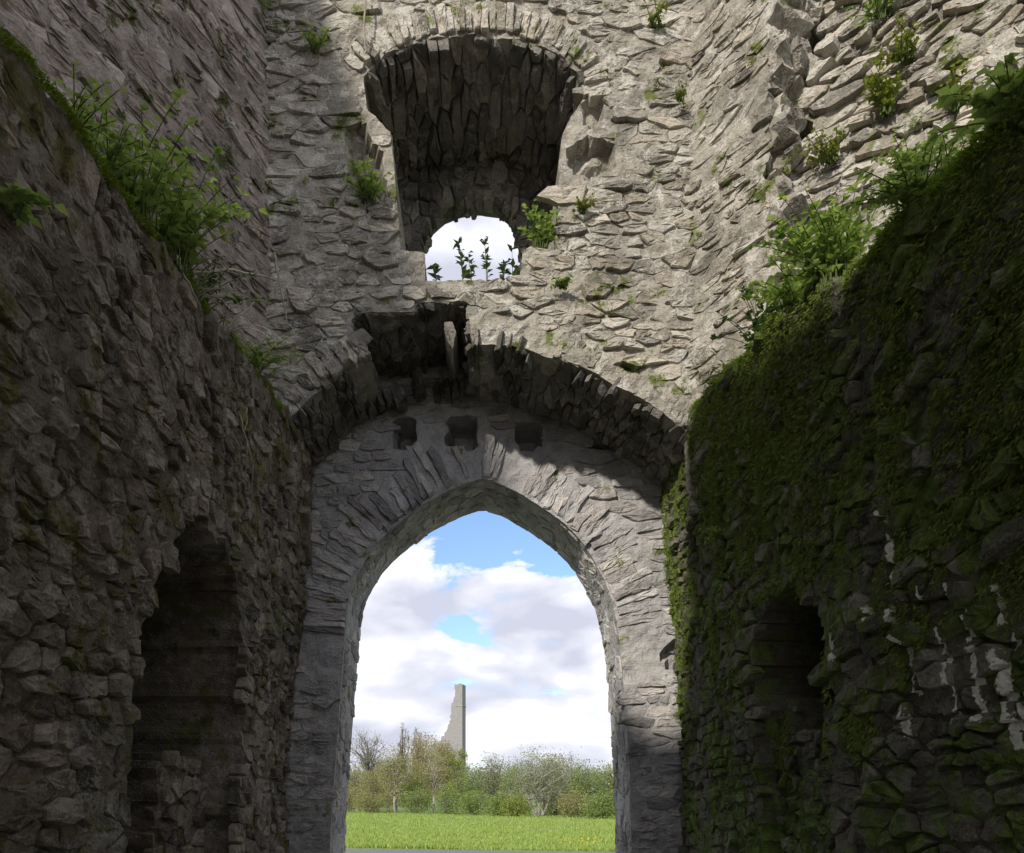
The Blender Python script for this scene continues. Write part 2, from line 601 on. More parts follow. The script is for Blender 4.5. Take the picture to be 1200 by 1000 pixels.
def put_stones(parent, stones, mat, name='stone', rest='rubble_stones', cap=300, minpx=8.0):
    scored = []
    for s in stones:
        vs = s[0]
        if min(v[1] for v in vs) < 0.4:
            scored.append((-1, s))
            continue
        q = [proj(v) for v in vs]
        xs = [a[0] for a in q]
        ys = [a[1] for a in q]
        cx, cy = (max(xs) + min(xs)) / 2, (max(ys) + min(ys)) / 2
        W, H = max(xs) - min(xs), max(ys) - min(ys)
        ok = -10 < cx < 1210 and -10 < cy < 1010 and max(W, H) >= minpx
        scored.append((W * H if ok else -1, s))
    scored.sort(key=lambda a: -a[0])
    rv, rf, rt = [], [], []
    for i, (a, (v, f, t)) in enumerate(scored):
        if a > 0 and i < cap:
            n = len(v)
            loc = (sum(p[0] for p in v) / n, sum(p[1] for p in v) / n, sum(p[2] for p in v) / n)
            mesh_obj(name, v, f, mat, parent, loc, t)
        else:
            o = len(rv)
            rv.extend(v)
            rf.extend(tuple(k + o for k in g) for g in f)
            rt.extend([t] * len(v))
    if rv:
        mesh_obj(rest, rv, rf, mat, parent, None, rt, kind='stuff')


def core(parent, S, rect, solid, fr, mat, cell=0.06, recess=0.007, amp=0.025, thick=1.0, jig=0.3, name='core', snap=None):
    """the mortared body behind the facing stones: a closed solid with an uneven front"""
    u0, u1, v0, v1 = rect
    nu = max(1, int(round((u1 - u0) / cell)))
    nv = max(1, int(round((v1 - v0) / cell)))
    du, dv = (u1 - u0) / nu, (v1 - v0) / nv
    keep = [[solid(u0 + (i + 0.5) * du, v0 + (j + 0.5) * dv) for j in range(nv)] for i in range(nu)]
    used = {}
    verts = []
    segs = []
    for path in (snap or ()):
        segs += list(zip(path[:-1], path[1:]))

    def kk(i, j):
        return 0 <= i < nu and 0 <= j < nv and keep[i][j]

    def to_edge(i, j, u, v):
        n_ = kk(i, j) + kk(i - 1, j) + kk(i, j - 1) + kk(i - 1, j - 1)
        if n_ == 4:
            return None
        best, bp_ = (cell * 1.3) ** 2, None
        for (x0, y0), (x1, y1) in segs:
            dx, dy = x1 - x0, y1 - y0
            t_ = max(0, min(1, ((u - x0) * dx + (v - y0) * dy) / (dx * dx + dy * dy + 1e-12)))
            qx, qy = x0 + t_ * dx, y0 + t_ * dy
            d_ = (u - qx) ** 2 + (v - qy) ** 2
            if d_ < best:
                best, bp_ = d_, (qx, qy)
        return bp_

    def vid(i, j, b):
        k = (i, j, b)
        if k in used:
            return used[k]
        u, v = u0 + i * du, v0 + j * dv
        uu = u + jig * du * n3(u * 9, v * 9, 1.7) * 1.6
        vv = v + jig * dv * n3(u * 9, v * 9, 7.7) * 1.6
        if segs:
            e = to_edge(i, j, u, v)
            if e:
                uu, vv = e[0] + 0.008 * n3(u * 11, v * 11, 1.0), e[1] + 0.008 * n3(u * 11, v * 11, 5.0)
        if b:
            d = -thick
        else:
            d = (fr(uu, vv) if fr else 0) - recess + amp * (n3(u * 5, v * 7, 3.3) + 0.7 * n3(u * 13, v * 17, 9.3))
        verts.append(tuple(S(uu, vv, d)))
        used[k] = len(verts) - 1
        return used[k]
    faces = []

    def k(i, j):
        return 0 <= i < nu and 0 <= j < nv and keep[i][j]
    for i in range(nu):
        for j in range(nv):
            if not keep[i][j]:
                continue
            faces.append((vid(i, j, 0), vid(i + 1, j, 0), vid(i + 1, j + 1, 0), vid(i, j + 1, 0)))
            faces.append((vid(i, j + 1, 1), vid(i + 1, j + 1, 1), vid(i + 1, j, 1), vid(i, j, 1)))
            for (a, b, di, dj) in (((i, j), (i + 1, j), 0, -1), ((i + 1, j), (i + 1, j + 1), 1, 0),
                                   ((i + 1, j + 1), (i, j + 1), 0, 1), ((i, j + 1), (i, j), -1, 0)):
                if not k(i + di, j + dj):
                    faces.append((vid(*b, 0), vid(*a, 0), vid(*a, 1), vid(*b, 1)))
    return mesh_obj(name, verts, faces, mat, parent, None, 0.35)


def path_surface(path, Y0):
    """surface swept back in depth from an outline in the X-Z plane; d points to the right of travel"""
    seg = [math.dist(a, b) for a, b in zip(path[:-1], path[1:])]
    acc = [0]
    for s in seg:
        acc.append(acc[-1] + s)
    nrm = []
    for (x0, z0), (x1, z1) in zip(path[:-1], path[1:]):
        L = math.dist((x0, z0), (x1, z1)) or 1
        nrm.append(((z1 - z0) / L, -(x1 - x0) / L))

    def at(u):
        i = 0
        while i < len(seg) - 1 and u > acc[i + 1]:
            i += 1
        t = (u - acc[i]) / (seg[i] or 1)
        x = path[i][0] + (path[i + 1][0] - path[i][0]) * t
        z = path[i][1] + (path[i + 1][1] - path[i][1]) * t
        # blend the normals across corners
        a, b = nrm[i], nrm[min(i + 1, len(nrm) - 1)] if t > 0.5 else nrm[max(i - 1, 0)]
        k = abs(t - 0.5)
        nx, nz = a[0] * (1 - k) + b[0] * k, a[1] * (1 - k) + b[1] * k
        L = math.hypot(nx, nz) or 1
        return x, z, nx / L, nz / L

    def S(u, v, d):
        x, z, nx, nz = at(u)
        return (x + nx * d, Y0 + v, z + nz * d)
    return S, acc[-1], at


def voussoirs(seed, path, Yface, length, thick, prot=(0.02, 0.05), u_from=0.0, u_to=None, lean=0.0, avoid=()):
    """thin stones set on edge around an arch, on the vertical face at depth Yface"""
    rng = random.Random(seed)
    S, L, at = path_surface(path, Yface)
    u_to = L if u_to is None else u_to
    P = lambda x, z, d: (x, Yface - d, z)
    out = []
    u = u_from
    while u < u_to:
        t = rng.uniform(*thick)
        ln = rng.uniform(*length)
        x, z, nx, nz = at(u + t / 2)
        tx, tz = -nz, nx
        ang = rng.uniform(-0.12, 0.12) + lean
        ox, oz = -nx * math.cos(ang) + tx * math.sin(ang), -nz * math.cos(ang) + tz * math.sin(ang)
        s0 = rng.uniform(-0.02, 0.05)
        h = t * 0.5
        k = 1.22
        poly = [(x + ox * s0 - tx * h, z + oz * s0 - tz * h), (x + ox * s0 + tx * h, z + oz * s0 + tz * h),
                (x + ox * ln * 0.5 + tx * h * 1.1, z + oz * ln * 0.5 + tz * h * 1.1),
                (x + ox * ln + tx * h * k, z + oz * ln + tz * h * k), (x + ox * ln - tx * h * k, z + oz * ln - tz * h * k),
                (x + ox * ln * 0.5 - tx * h * 1.1, z + oz * ln * 0.5 - tz * h * 1.1)]
        q = shape_poly(rng, poly, 0.014, 0.05)
        if q and avoid and any(a_ - 0.02 < x_ < b_ + 0.02 and c_ - 0.02 < z_ < d_ + 0.02 for x_, z_ in q for a_, b_, c_, d_ in avoid):
            q = None
        if q:
            v, f = make_stone(rng, q, P, 0.0, rng.uniform(*prot), 0.1, 0.12)
            cu = sum(a[0] for a in q) / len(q)
            cv = sum(a[1] for a in q) / len(q)
            out.append((v, fix_winding(v, f, P, cu, cv), rng.random()))
        u += t
    return out


# ------------------------------------------------------------------ ground
def ground_z(x, y):
    if y < 24:
        return 0.0
    k = min(1, (y - 24) / 15)
    return k * (0.10 * n3(x * 0.05, y * 0.06, 2.0) + 0.05 * n3(x * 0.2, y * 0.2, 4.0))


gx = sorted(set([-2500, -900, -400, -200, -120, -80] + list(range(-60, 61, 4)) + [80, 120, 200, 400, 900, 2500]))
gy = sorted(set([-2500, -600, -120, -40, -12, 0, 6, 12, 18, 22, 24, 26, 28, 30] + list(range(33, 130, 4)) + [150, 200, 300, 500, 900, 2500]))
m, t = new_mat('meadow_soil_and_grass')
geo = t.n('ShaderNodeNewGeometry')
pos = geo.outputs['Position']
sx = t.n('ShaderNodeSeparateXYZ')
t.link(pos, sx.inputs[0])
g1 = t.noise(pos, 0.35, 6, 0.65)
g2 = t.noise(pos, 3.5, 5, 0.7)
gc = t.mix(t.ramp(g1, [(0.35, 0.0), (0.65, 1.0)]), (0.12, 0.19, 0.035), (0.20, 0.27, 0.07))
gc = t.mix(t.ramp(g2, [(0.45, 0.0), (0.7, 0.7)]), gc, (0.06, 0.12, 0.02))
dirtc = t.mix(t.ramp(t.noise(pos, 22, 5, 0.7), [(0.3, 0.0), (0.7, 1.0)]), (0.24, 0.225, 0.2), (0.38, 0.36, 0.32))
near = t.math('LESS_THAN', t.math('ADD', sx.outputs[1], t.math('MULTIPLY', g2, 1.5)), 13.0)
gc = t.mix(near, gc, dirtc)
p = t.n('ShaderNodeBsdfPrincipled')
t.link(gc, p.inputs['Base Color'])
p.inputs['Roughness'].default_value = 0.95
bp = t.n('ShaderNodeBump')
t.link(t.math('MULTIPLY', g2, 0.06), bp.inputs['Height'])
t.link(bp.outputs[0], p.inputs['Normal'])
o = t.n('ShaderNodeOutputMaterial')
t.link(p.outputs[0], o.inputs[0])
M['ground'] = m
gv = [(x, y, ground_z(x, y)) for y in gy for x in gx]
gf = [(j * len(gx) + i, j * len(gx) + i + 1, (j + 1) * len(gx) + i + 1, (j + 1) * len(gx) + i)
      for j in range(len(gy) - 1) for i in range(len(gx) - 1)]
tag(mesh_obj('ground', gv, gf, M['ground'], smooth=True), 'mown green meadow reaching from the gateway to the trees', 'ground', kind='structure')

# asphalt path across the front of the gate
M['asphalt'] = plain_mat('pale_worn_asphalt', (0.13, 0.13, 0.13), (0.21, 0.21, 0.205), 40, 0.9, 0.004)
rv, rf = [], []
for i in range(41):
    x = -40 + i * 2
    far = 23.2 - 0.20 * x * (1 if abs(x) < 20 else 0.6) + 0.15 * n3(x * 0.7, 0, 0)
    rv += [(x, 15.0, 0.006), (x, far, 0.010)]
for i in range(40):
    rf.append((2 * i, 2 * i + 2, 2 * i + 3, 2 * i + 1))
tag(mesh_obj('road', rv, rf, M['asphalt']), 'grey asphalt path crossing in front of the gateway', 'road', kind='structure')

# ------------------------------------------------------------------ far arch wall with the pointed gateway
YA = 9.0
arch_pts = [(385, 1100), (386, 1000), (394, 880), (400, 800), (404, 745), (411, 692), (424, 662), (441, 637), (461, 618),
            (486, 598), (514, 581), (540, 569), (566, 560), (592, 569), (616, 582), (640, 598), (662, 614), (682, 635), (698, 660),
            (714, 694), (723, 730), (728, 765), (732, 820), (737, 900), (740, 1000), (741, 1100)]


def smooth_line(p, keep=()):
    """Catmull-Rom points through p, with a corner left at the indices in keep"""
    out = []
    for i in range(len(p) - 1):
        a, b, c, d = p[i - 1] if i > 0 and i not in keep else p[i], p[i], p[i + 1], p[i + 2] if i + 2 < len(p) and i + 1 not in keep else p[i + 1]
        for k in range(3):
            t_ = k / 3
            out.append(tuple(0.5 * (2 * b[m_] + (c[m_] - a[m_]) * t_ + (2 * a[m_] - 5 * b[m_] + 4 * c[m_] - d[m_]) * t_ ** 2
                                    + (3 * b[m_] - a[m_] - 3 * c[m_] + d[m_]) * t_ ** 3) for m_ in (0, 1)))
    return out + [p[-1]]


arch_path = smooth_line([(pt(x, y, YA)[0], pt(x, y, YA)[2]) for x, y in arch_pts], keep=(12,))
arch_path[0] = (arch_path[0][0], -0.1)
arch_path[-1] = (arch_path[-1][0], -0.1)
holes = [(462, 492, 486, 522), (526, 491, 558, 521), (606, 497, 634, 522), (692, 500, 718, 526)]
holes = [tuple(pt(x, y, YA)[k] for x, y, k in ((a, b, 0), (c, b, 0), (a, d, 2), (a, b, 2))) for a, b, c, d in holes]


def arch_S(u, v, d):
    return (u, YA - d, v)


def arch_fr(u, v):
    for (a, b, c, d) in holes:
        if a < u < b and c < v < d:
            return -0.42
    if ((u - 2.3) / 0.10) ** 2 + ((v - E - 1.66) / 0.15) ** 2 < 1 + 0.9 * n3(u * 9, v * 9, 2.2):
        return -0.14
    return 0.03 * n3(u * 1.1, v * 1.1, 0.3)


def hole_free(u, v):
    return all(not (a - 0.03 < u < b + 0.03 and c - 0.03 < v < d + 0.03) for a, b, c, d in holes)


aw = thing('gateway_wall', 'grey rubble wall pierced by the tall pointed arch that frames the sky', 'wall', loc=(0, YA, 0))
aw.location = (0, 0, 0)
core(aw, arch_S, (-2.75, 2.85, -0.05, E + 5.12), lambda u, v: not inside(arch_path, u, v), arch_fr, M['arch'], cell=0.055, amp=0.022, thick=1.0, snap=[arch_path])
arch_ring = lambda u, v: (not inside(arch_path, u, v)) and hole_free(u, v) and (edge_dist(arch_path, u, v) > (0.50 if v > E + 1.35 else 0.06))
st = masonry(11, arch_S, arch_fr, (-2.5, 2.6, -0.05, E + 5.0), (0.06, 0.14), (0.14, 0.42), arch_ring, gap=0.03,
             prot=(-0.006, 0.022), big=(0.08, 0.03), tilt=0.14, blocks=0.03)
put_stones(aw, st, M['arch'])
Sar, La, at_ar = path_surface(arch_path, YA)
# arch length to the springing on both sides
acc = 0
us = []
for a, b in zip(arch_path[:-1], arch_path[1:]):
    us.append(acc)
    acc += math.dist(a, b)
us.append(acc)
uL = us[12]
uR = us[-16]
uApex = us[36]
vs_ = voussoirs(12, arch_path, YA, (0.42, 0.66), (0.055, 0.11), (0.008, 0.048), uL, uApex - 0.02, avoid=holes) + \
    voussoirs(13, arch_path, YA, (0.38, 0.60), (0.055, 0.115), (0.0, 0.024), uApex + 0.02, uR, avoid=holes)
put_stones(aw, vs_, M['arch'], 'voussoir', 'small_voussoirs')
st = masonry(14, Sar, lambda u, v: 0.0, (0.2, La - 0.2, 0.06, 1.0), (0.14, 0.32), (0.10, 0.22), None, gap=0.015,
             prot=(-0.004, 0.018), big=(0.1, 0.015), wave=0.02, tilt=0.08)
put_stones(aw, st, M['arch'], 'reveal_stone', 'small_reveal_stones', cap=200)

# ------------------------------------------------------------------ upper wall with the round-headed opening, over the broken vault
YF = 7.8
vault_px = [(300, 520), (350, 480), (376, 456), (400, 430), (416, 418), (434, 410), (424, 396), (412, 388), (410, 372), (421, 365), (484, 364),
            (489, 352), (547, 352), (552, 388), (561, 401), (601, 402), (646, 417), (687, 431), (705, 442), (718, 451),
            (745, 465), (772, 482), (800, 502), (860, 545)]
vault_path = [(pt(x, y, YF)[0], pt(x, y, YF)[2]) for x, y in vault_px]
smooth_px = [(330, 497), (350, 480), (376, 456), (400, 436), (434, 416), (480, 402), (530, 396), (575, 397), (601, 402), (646, 417), (687, 431),
             (705, 442), (718, 451), (745, 465), (772, 482), (800, 502), (830, 524)]
smooth_path = [(pt(x, y, YF)[0], pt(x, y, YF)[2]) for x, y in smooth_px]
win_px = [(498, 329), (498, 297), (469, 293), (464, 220), (458, 155), (430, 128), (425, 88), (452, 62), (500, 45), (555, 38), (610, 44),
          (655, 62), (680, 85), (684, 110), (669, 135), (658, 160), (655, 220), (653, 291), (613, 292), (609, 329)]
win_path = [(pt(x, y, YF)[0], pt(x, y, YF)[2]) for x, y in win_px]
hollow_px = [(667, 172), (688, 160), (720, 168), (718, 196), (690, 208), (668, 196)]
hollow = [(pt(x, y, YF)[0], pt(x, y, YF)[2]) for x, y in hollow_px]
hollow2 = [(pt(x, y, YF)[0], pt(x, y, YF)[2]) for x, y in [(688, 112), (706, 112), (704, 140), (694, 146), (688, 138)]]
hollow3 = [(pt(x, y, YF)[0], pt(x, y, YF)[2]) for x, y in [(404, 150), (420, 140), (448, 190), (450, 240), (440, 262), (428, 240), (410, 200)]]


def up_S(u, v, d):
    return (u, YF - d, v)


def up_fr(u, v):
    if inside(hollow, u, v):
        return -0.17 + 0.08 * n3(u * 6, v * 9, 2.0)
    if inside(hollow2, u, v):
        return -0.12 + 0.06 * n3(u * 6, v * 9, 2.0)
    if inside(hollow3, u, v):
        return -0.14 + 0.08 * n3(u * 6, v * 9, 2.0)
    d = 0.045 * n3(u * 0.9, v * 0.9, 8.3) + 0.02 * n3(u * 2.5, v * 2.5, 1.3)
    return d


vx = [p_[0] for p_ in vault_path]
vault_floor = [(x, z) for x, z in vault_path]
up_poly = vault_path + [(3.4, E + 9.6), (-3.0, E + 9.6)]
up_solid = lambda u, v: inside(up_poly, u, v) and not inside(win_path, u, v) and v < E + 8.9 + 0.5 * n3(u * 0.8, 2.2, 0)
uw = thing('upper_wall', 'sunlit limestone wall with a round headed opening above a broken vault', 'wall')
core(uw, up_S, (-2.5, 2.5, E + 3.5, E + 9.4), up_solid, up_fr, M['lime'], cell=0.055, amp=0.034, thick=1.5, recess=0.010, snap=[vault_path, win_path])
top_arc = win_path[6:14]


def up_mask(u, v):
    if not up_solid(u, v):
        return False
    if inside(hollow, u, v) or inside(hollow2, u, v) or inside(hollow3, u, v):
        return False
    if edge_dist(top_arc, u, v) < 0.32:
        return False
    if edge_dist(smooth_path, u, v) < 0.26 and not (-1.35 < u < 0.05):
        return False
    return True


st = masonry(21, up_S, up_fr, (-2.35, 2.4, E + 3.6, E + 8.6), (0.035, 0.15), (0.09, 0.42), up_mask, gap=0.02,
             prot=(-0.014, 0.018), big=(0.10, 0.05), wave=0.10, tilt=0.22, rough=0.07, jit=0.3)
put_stones(uw, st, M['lime'])
vs_ = voussoirs(22, top_arc, YF, (0.24, 0.36), (0.05, 0.095), (0.0, 0.04))
vs_ += voussoirs(23, smooth_path[9:], YF, (0.20, 0.34), (0.05, 0.09), (-0.006, 0.02)) + \
    voussoirs(24, smooth_path[1:5], YF, (0.26, 0.40), (0.07, 0.12), (0.005, 0.045))
put_stones(uw, vs_, M['lime'], 'voussoir', 'small_voussoirs')

# soffit of the broken vault: thin slabs hanging edge-on
Svt, Lv, at_v = path_surface(smooth_path, YF)


def soffit_mask(u, v):
    x, z, _, _ = at_v(u)
    return not (-1.30 < x < -0.07 and v < 0.85)


st = masonry(25, Svt, lambda u, v: 0.012 * n3(u * 2, v * 2, 3), (0.12, Lv - 0.12, -0.02, 1.15), (0.14, 0.45), (0.05, 0.13), soffit_mask, gap=0.012,
             prot=(0.01, 0.05), big=(0.25, 0.06), wave=0.06, tilt=0.5, back=0.1, jit=0.12)
put_stones(uw, st, M['vault'], 'vault_stone', 'small_vault_stones')
# torn slabs hanging in the hole
rng = random.Random(5)
for (px_, py_, w_, h_, Yd) in ((527, 394, 0.15, 0.28, 8.0), (556, 396, 0.1, 0.2, 7.84), (538, 360, 0.14, 0.10, 7.9)):
    c = pt(px_, py_, Yd)
    poly = [(-w_ / 2, h_ * 0.45), (w_ * 0.2, h_ * 0.5), (w_ / 2, h_ * 0.1), (w_ * 0.3, -h_ * 0.5), (0, -h_ * 0.35), (-w_ * 0.35, 0)]
    S_ = lambda u, v, d, c=c: (c[0] + u, c[1] - d, c[2] + v)
    q = shape_poly(rng, poly, 0.004, 0.05)
    v, f = make_stone(rng, q, S_, 0, 0.03, 0.6, 0.5)
    f = fix_winding(v, f, S_, 0, 0)
    mesh_obj('hanging_slab', v, f, M['vault'], uw, c, rng.random())

# torn inside of the hole in the vault
Scv, Lc, _ = path_surface(vault_path[5:15], YF)
st = masonry(29, Scv, None, (0.02, Lc - 0.02, 0.03, 1.2), (0.12, 0.3), (0.06, 0.14), None, gap=0.012, prot=(-0.005, 0.05), big=(0.3, 0.07), wave=0.05, tilt=0.5, back=0.1)
put_stones(uw, st, M['vault'], 'cavity_stone', 'small_cavity_stones', cap=120)

# reveal of the upper opening
Swn, Lw, at_w = path_surface(win_path, YF)
accw = [0]
for a, b in zip(win_path[:-1], win_path[1:]):
    accw.append(accw[-1] + math.dist(a, b))
st = masonry(26, Swn, lambda u, v: 0.0, (accw[6] + 0.02, accw[13] - 0.02, 0.02, 1.53), (0.14, 0.46), (0.05, 0.15), None, gap=0.012,
             prot=(0.012, 0.06), big=(0.3, 0.06), wave=0.05, tilt=0.5, back=0.1, jit=0.12)
put_stones(uw, st, M['vault'], 'vault_stone', 'high_vault_stones', cap=200)
st = masonry(27, Swn, lambda u, v: -0.01, (accw[2] + 0.03, accw[4] - 0.02, 0.03, 1.5), (0.16, 0.4), (0.08, 0.16), None, gap=0.015, prot=(-0.015, 0.01), big=(0.05,0.03), tilt=0.1) + \
    masonry(28, Swn, lambda u, v: -0.01, (accw[15] + 0.02, accw[17] - 0.02, 0.03, 1.5), (0.16, 0.4), (0.08, 0.16), None, gap=0.015, prot=(-0.015, 0.01), big=(0.05,0.03), tilt=0.1)
put_stones(uw, st, M['lime'], 'jamb_stone', 'small_jamb_stones', cap=150)

# screen wall at the back of the upper opening with the ragged hole of sky
YS = 9.35
hole_px = [(488, 400), (493, 310), (497, 290), (508, 272), (522, 260), (540, 253), (556, 250), (575, 252), (590, 254), (600, 266), (607, 288), (612, 310), (614, 400)]
hole_path = [(pt(x, y, YS + 0.3)[0], pt(x, y, YS + 0.3)[2]) for x, y in hole_px]
hole_path[0] = (hole_path[0][0], E + 4.9)
hole_path[-1] = (hole_path[-1][0], E + 4.9)
sw = thing('screen_wall', 'dark inner wall with a ragged hole of bright sky behind the upper opening', 'wall')
sc_S = lambda u, v, d: (u, YS - d, v)
core(sw, sc_S, (-2.4, 2.4, E + 4.85, E + 8.8), lambda u, v: not inside(hole_path, u, v), lambda u, v: 0.02 * n3(u * 2, v * 2, 6), M['vault'], cell=0.05, thick=0.34, snap=[hole_path])
st = masonry(31, sc_S, None, (-1.3, 1.3, E + 5.2, E + 8.2), (0.10, 0.22), (0.07, 0.16), lambda u, v: not inside(hole_path, u, v), gap=0.015, prot=(0.0, 0.05), tilt=0.4)
put_stones(sw, st, M['vault'], cap=160)
Shl, Lh, _ = path_surface(hole_path, YS)
st = masonry(32, Shl, None, (0.02, Lh - 0.02, 0.0, 0.33), (0.10, 0.2), (0.05, 0.10), None, gap=0.01, prot=(0.0, 0.05), big=(0.3, 0.05), tilt=0.4)
put_stones(sw, st, M['vault'], 'reveal_stone', 'small_reveal_stones', cap=80)


# ------------------------------------------------------------------ low side walls with niches
def side_wall(sign, xb, xt, tops, seed, mat, niche, nfr, label, name):
    def X(v):
        z = v - E
        k = max(0.0, min(1.0, (z - 0.6) / 3.2))
        return xb + (xt - xb) * k

    def S(u, v, d):
        return (sign * (X(v) - d), u, v)

    def base(u, v):
        return 0.07 * n3(u * 0.7, v * 0.7, seed) + 0.035 * n3(u * 2.1, v * 2.3, seed + 3)

    def fr(u, v):
        return base(u, v) - nfr(u, v)
    top = lambda u: E + interp(tops, u) + 0.07 * n3(u * 2.2, seed, 0.5) + 0.04 * n3(u * 7, seed, 2.5)
    o = thing(name, label, 'wall')
    core(o, S, (-3.4, 9.1, -0.05, E + 4.3), lambda u, v: v < top(u), fr, mat, cell=0.065, amp=0.035, thick=2.6, recess=0.009)
    return o, S, fr, base, top


def niche_poly(pxs, X):
    r = []
    for x, y in pxs:
        Y = F * X / abs(x - VX)
        r.append((Y, E + (VY - y) * Y / F))
    return r


ln_poly = niche_poly([(150, 1200), (150, 850), (156, 760), (165, 705), (180, 655), (198, 612), (214, 600), (232, 632), (252, 662),
                      (268, 705), (276, 770), (279, 860), (276, 1100)], 2.22)
rn_poly = niche_poly([(886, 1200), (887, 790), (892, 742), (903, 712), (918, 697), (934, 694), (952, 704), (966, 730), (973, 780), (978, 1200)], 2.36)


def l_nfr(u, v):
    if inside(ln_poly, u, v):
        if v < E + 0.36 + 0.12 * n3(u * 4, 1, 1) and u > 6.05 + 0.1 * n3(v * 5, 3, 1):
            return 0.30
        if v < E - 0.2:
            return 0.75
        return 2.1
    return 0


def r_nfr(u, v):
    if inside(rn_poly, u, v):
        if v < E + 0.50 + 0.08 * n3(u * 4, 1, 1) + (0.30 if u > 6.05 else 0):
            return 0.16
        return 2.1
    return 0


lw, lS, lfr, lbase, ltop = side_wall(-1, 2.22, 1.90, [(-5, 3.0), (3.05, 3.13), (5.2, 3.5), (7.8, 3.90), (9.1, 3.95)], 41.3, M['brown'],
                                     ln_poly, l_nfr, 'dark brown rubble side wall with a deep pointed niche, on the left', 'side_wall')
rw, rS, rfr, rbase, rtop = side_wall(1, 2.37, 2.17, [(-5, 2.6), (3.05, 2.80), (5.2, 3.36), (7.8, 3.93), (9.1, 3.9)], 53.9, M['mossy'],
                                     rn_poly, r_nfr, 'moss covered rubble side wall with white lime streaks and a dark doorway niche', 'side_wall')

l_mask = lambda u, v: v < ltop(u) - 0.02 and l_nfr(u, v) < 0.5
st = masonry(42, lS, lfr, (3.0, 8.95, 0.6, E + 4.1), (0.05, 0.16), (0.09, 0.30), l_mask, gap=0.026, prot=(-0.014, 0.03), big=(0.12, 0.05),
             wave=0.12, tilt=0.25, rough=0.06, jit=0.28, blocks=0.05)
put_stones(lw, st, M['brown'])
r_mask = lambda u, v: v < rtop(u) - 0.02 and r_nfr(u, v) < 0.5
st = masonry(52, rS, rfr, (3.0, 8.95, 0.6, E + 4.1), (0.05, 0.15), (0.09, 0.32), r_mask, gap=0.03, prot=(-0.01, 0.04), big=(0.14, 0.06),
             wave=0.10, tilt=0.35, rough=0.06, jit=0.28, blocks=0.05)
put_stones(rw, st, M['mossy'])


# ------------------------------------------------------------------ upper side walls, set back behind the ledges and splayed
def splay_wall(x0, y0, ang, length, z0, tops, seed, mat, label, name, thick=1.0, rect=None, sizes=((0.09, 0.2), (0.16, 0.5)), batter=0.0,
               prot=(0.0, 0.05), big=(0.12, 0.08), hollows=(), startjag=0.0, endjag=0.0, amp=0.03, tilt=0.35):
    sg = 1 if x0 > 0 else -1
    dx, dy = sg * math.sin(ang), -math.cos(ang)
    nx, ny = -sg * math.cos(ang), -math.sin(ang)      # towards the room

    def S(u, v, d):
        b = -batter * (v - E - 4)
        return (x0 + dx * u + nx * (d + b), y0 + dy * u + ny * (d + b), v)

    def fr(u, v):
        for (hu, hv, ru, rv_, dep) in hollows:
            if ((u - hu) / ru) ** 2 + ((v - E - hv) / rv_) ** 2 < 1:
                return -dep
        return 0.06 * n3(u * 0.8, v * 0.8, seed) + 0.03 * n3(u * 2.4, v * 2.2, seed + 1)
    top = lambda u: E + interp(tops, u) + 0.12 * n3(u * 1.5, seed, 0)
    us_ = lambda v: startjag * n3(v * 3.1, seed, 0.2) + startjag * 0.6 * n3(v * 8, seed, 1.2)
    ue_ = lambda v: length + endjag * n3(v * 2.6, seed, 4.2) + endjag * 0.7 * n3(v * 8.5, seed, 5.2)
    solid = lambda u, v: v < top(u) and us_(v) < u < ue_(v)
    o = thing(name, label, 'wall')
    endp = [[(ue_(E + z0 + 0.05 * k), E + z0 + 0.05 * k) for k in range(150)]] if endjag else None
    core(o, S, (-0.3 if startjag else 0.0, length + (0.4 if endjag else 0), E + z0, E + max(b for a, b in tops) + 0.3), solid, fr, mat, cell=0.065, amp=amp, thick=thick, snap=endp)
    r = rect or (0.03, length, E + z0, E + 8.2)
    st = masonry(int(seed * 10), S, fr, r, sizes[0], sizes[1],
                 lambda u, v: solid(u, v) and fr(u, v) > -0.1, gap=0.025, prot=prot, big=big, wave=0.12, tilt=tilt, rough=0.05, jit=0.26)
    if endjag:      # stones torn through on the broken end
        def S2(a, b, d):
            return S(ue_(b) + d, b, -a)
        st += masonry(int(seed * 10) + 1, S2, None, (0.02, thick, E + z0, E + 8.2), (0.06, 0.16), (0.10, 0.30), None, gap=0.02, prot=(0.0, 0.10), big=(0.3, 0.12),
                      wave=0.06, tilt=0.6, rough=0.08, jit=0.3)
    put_stones(o, st, mat)
    return o, S, fr


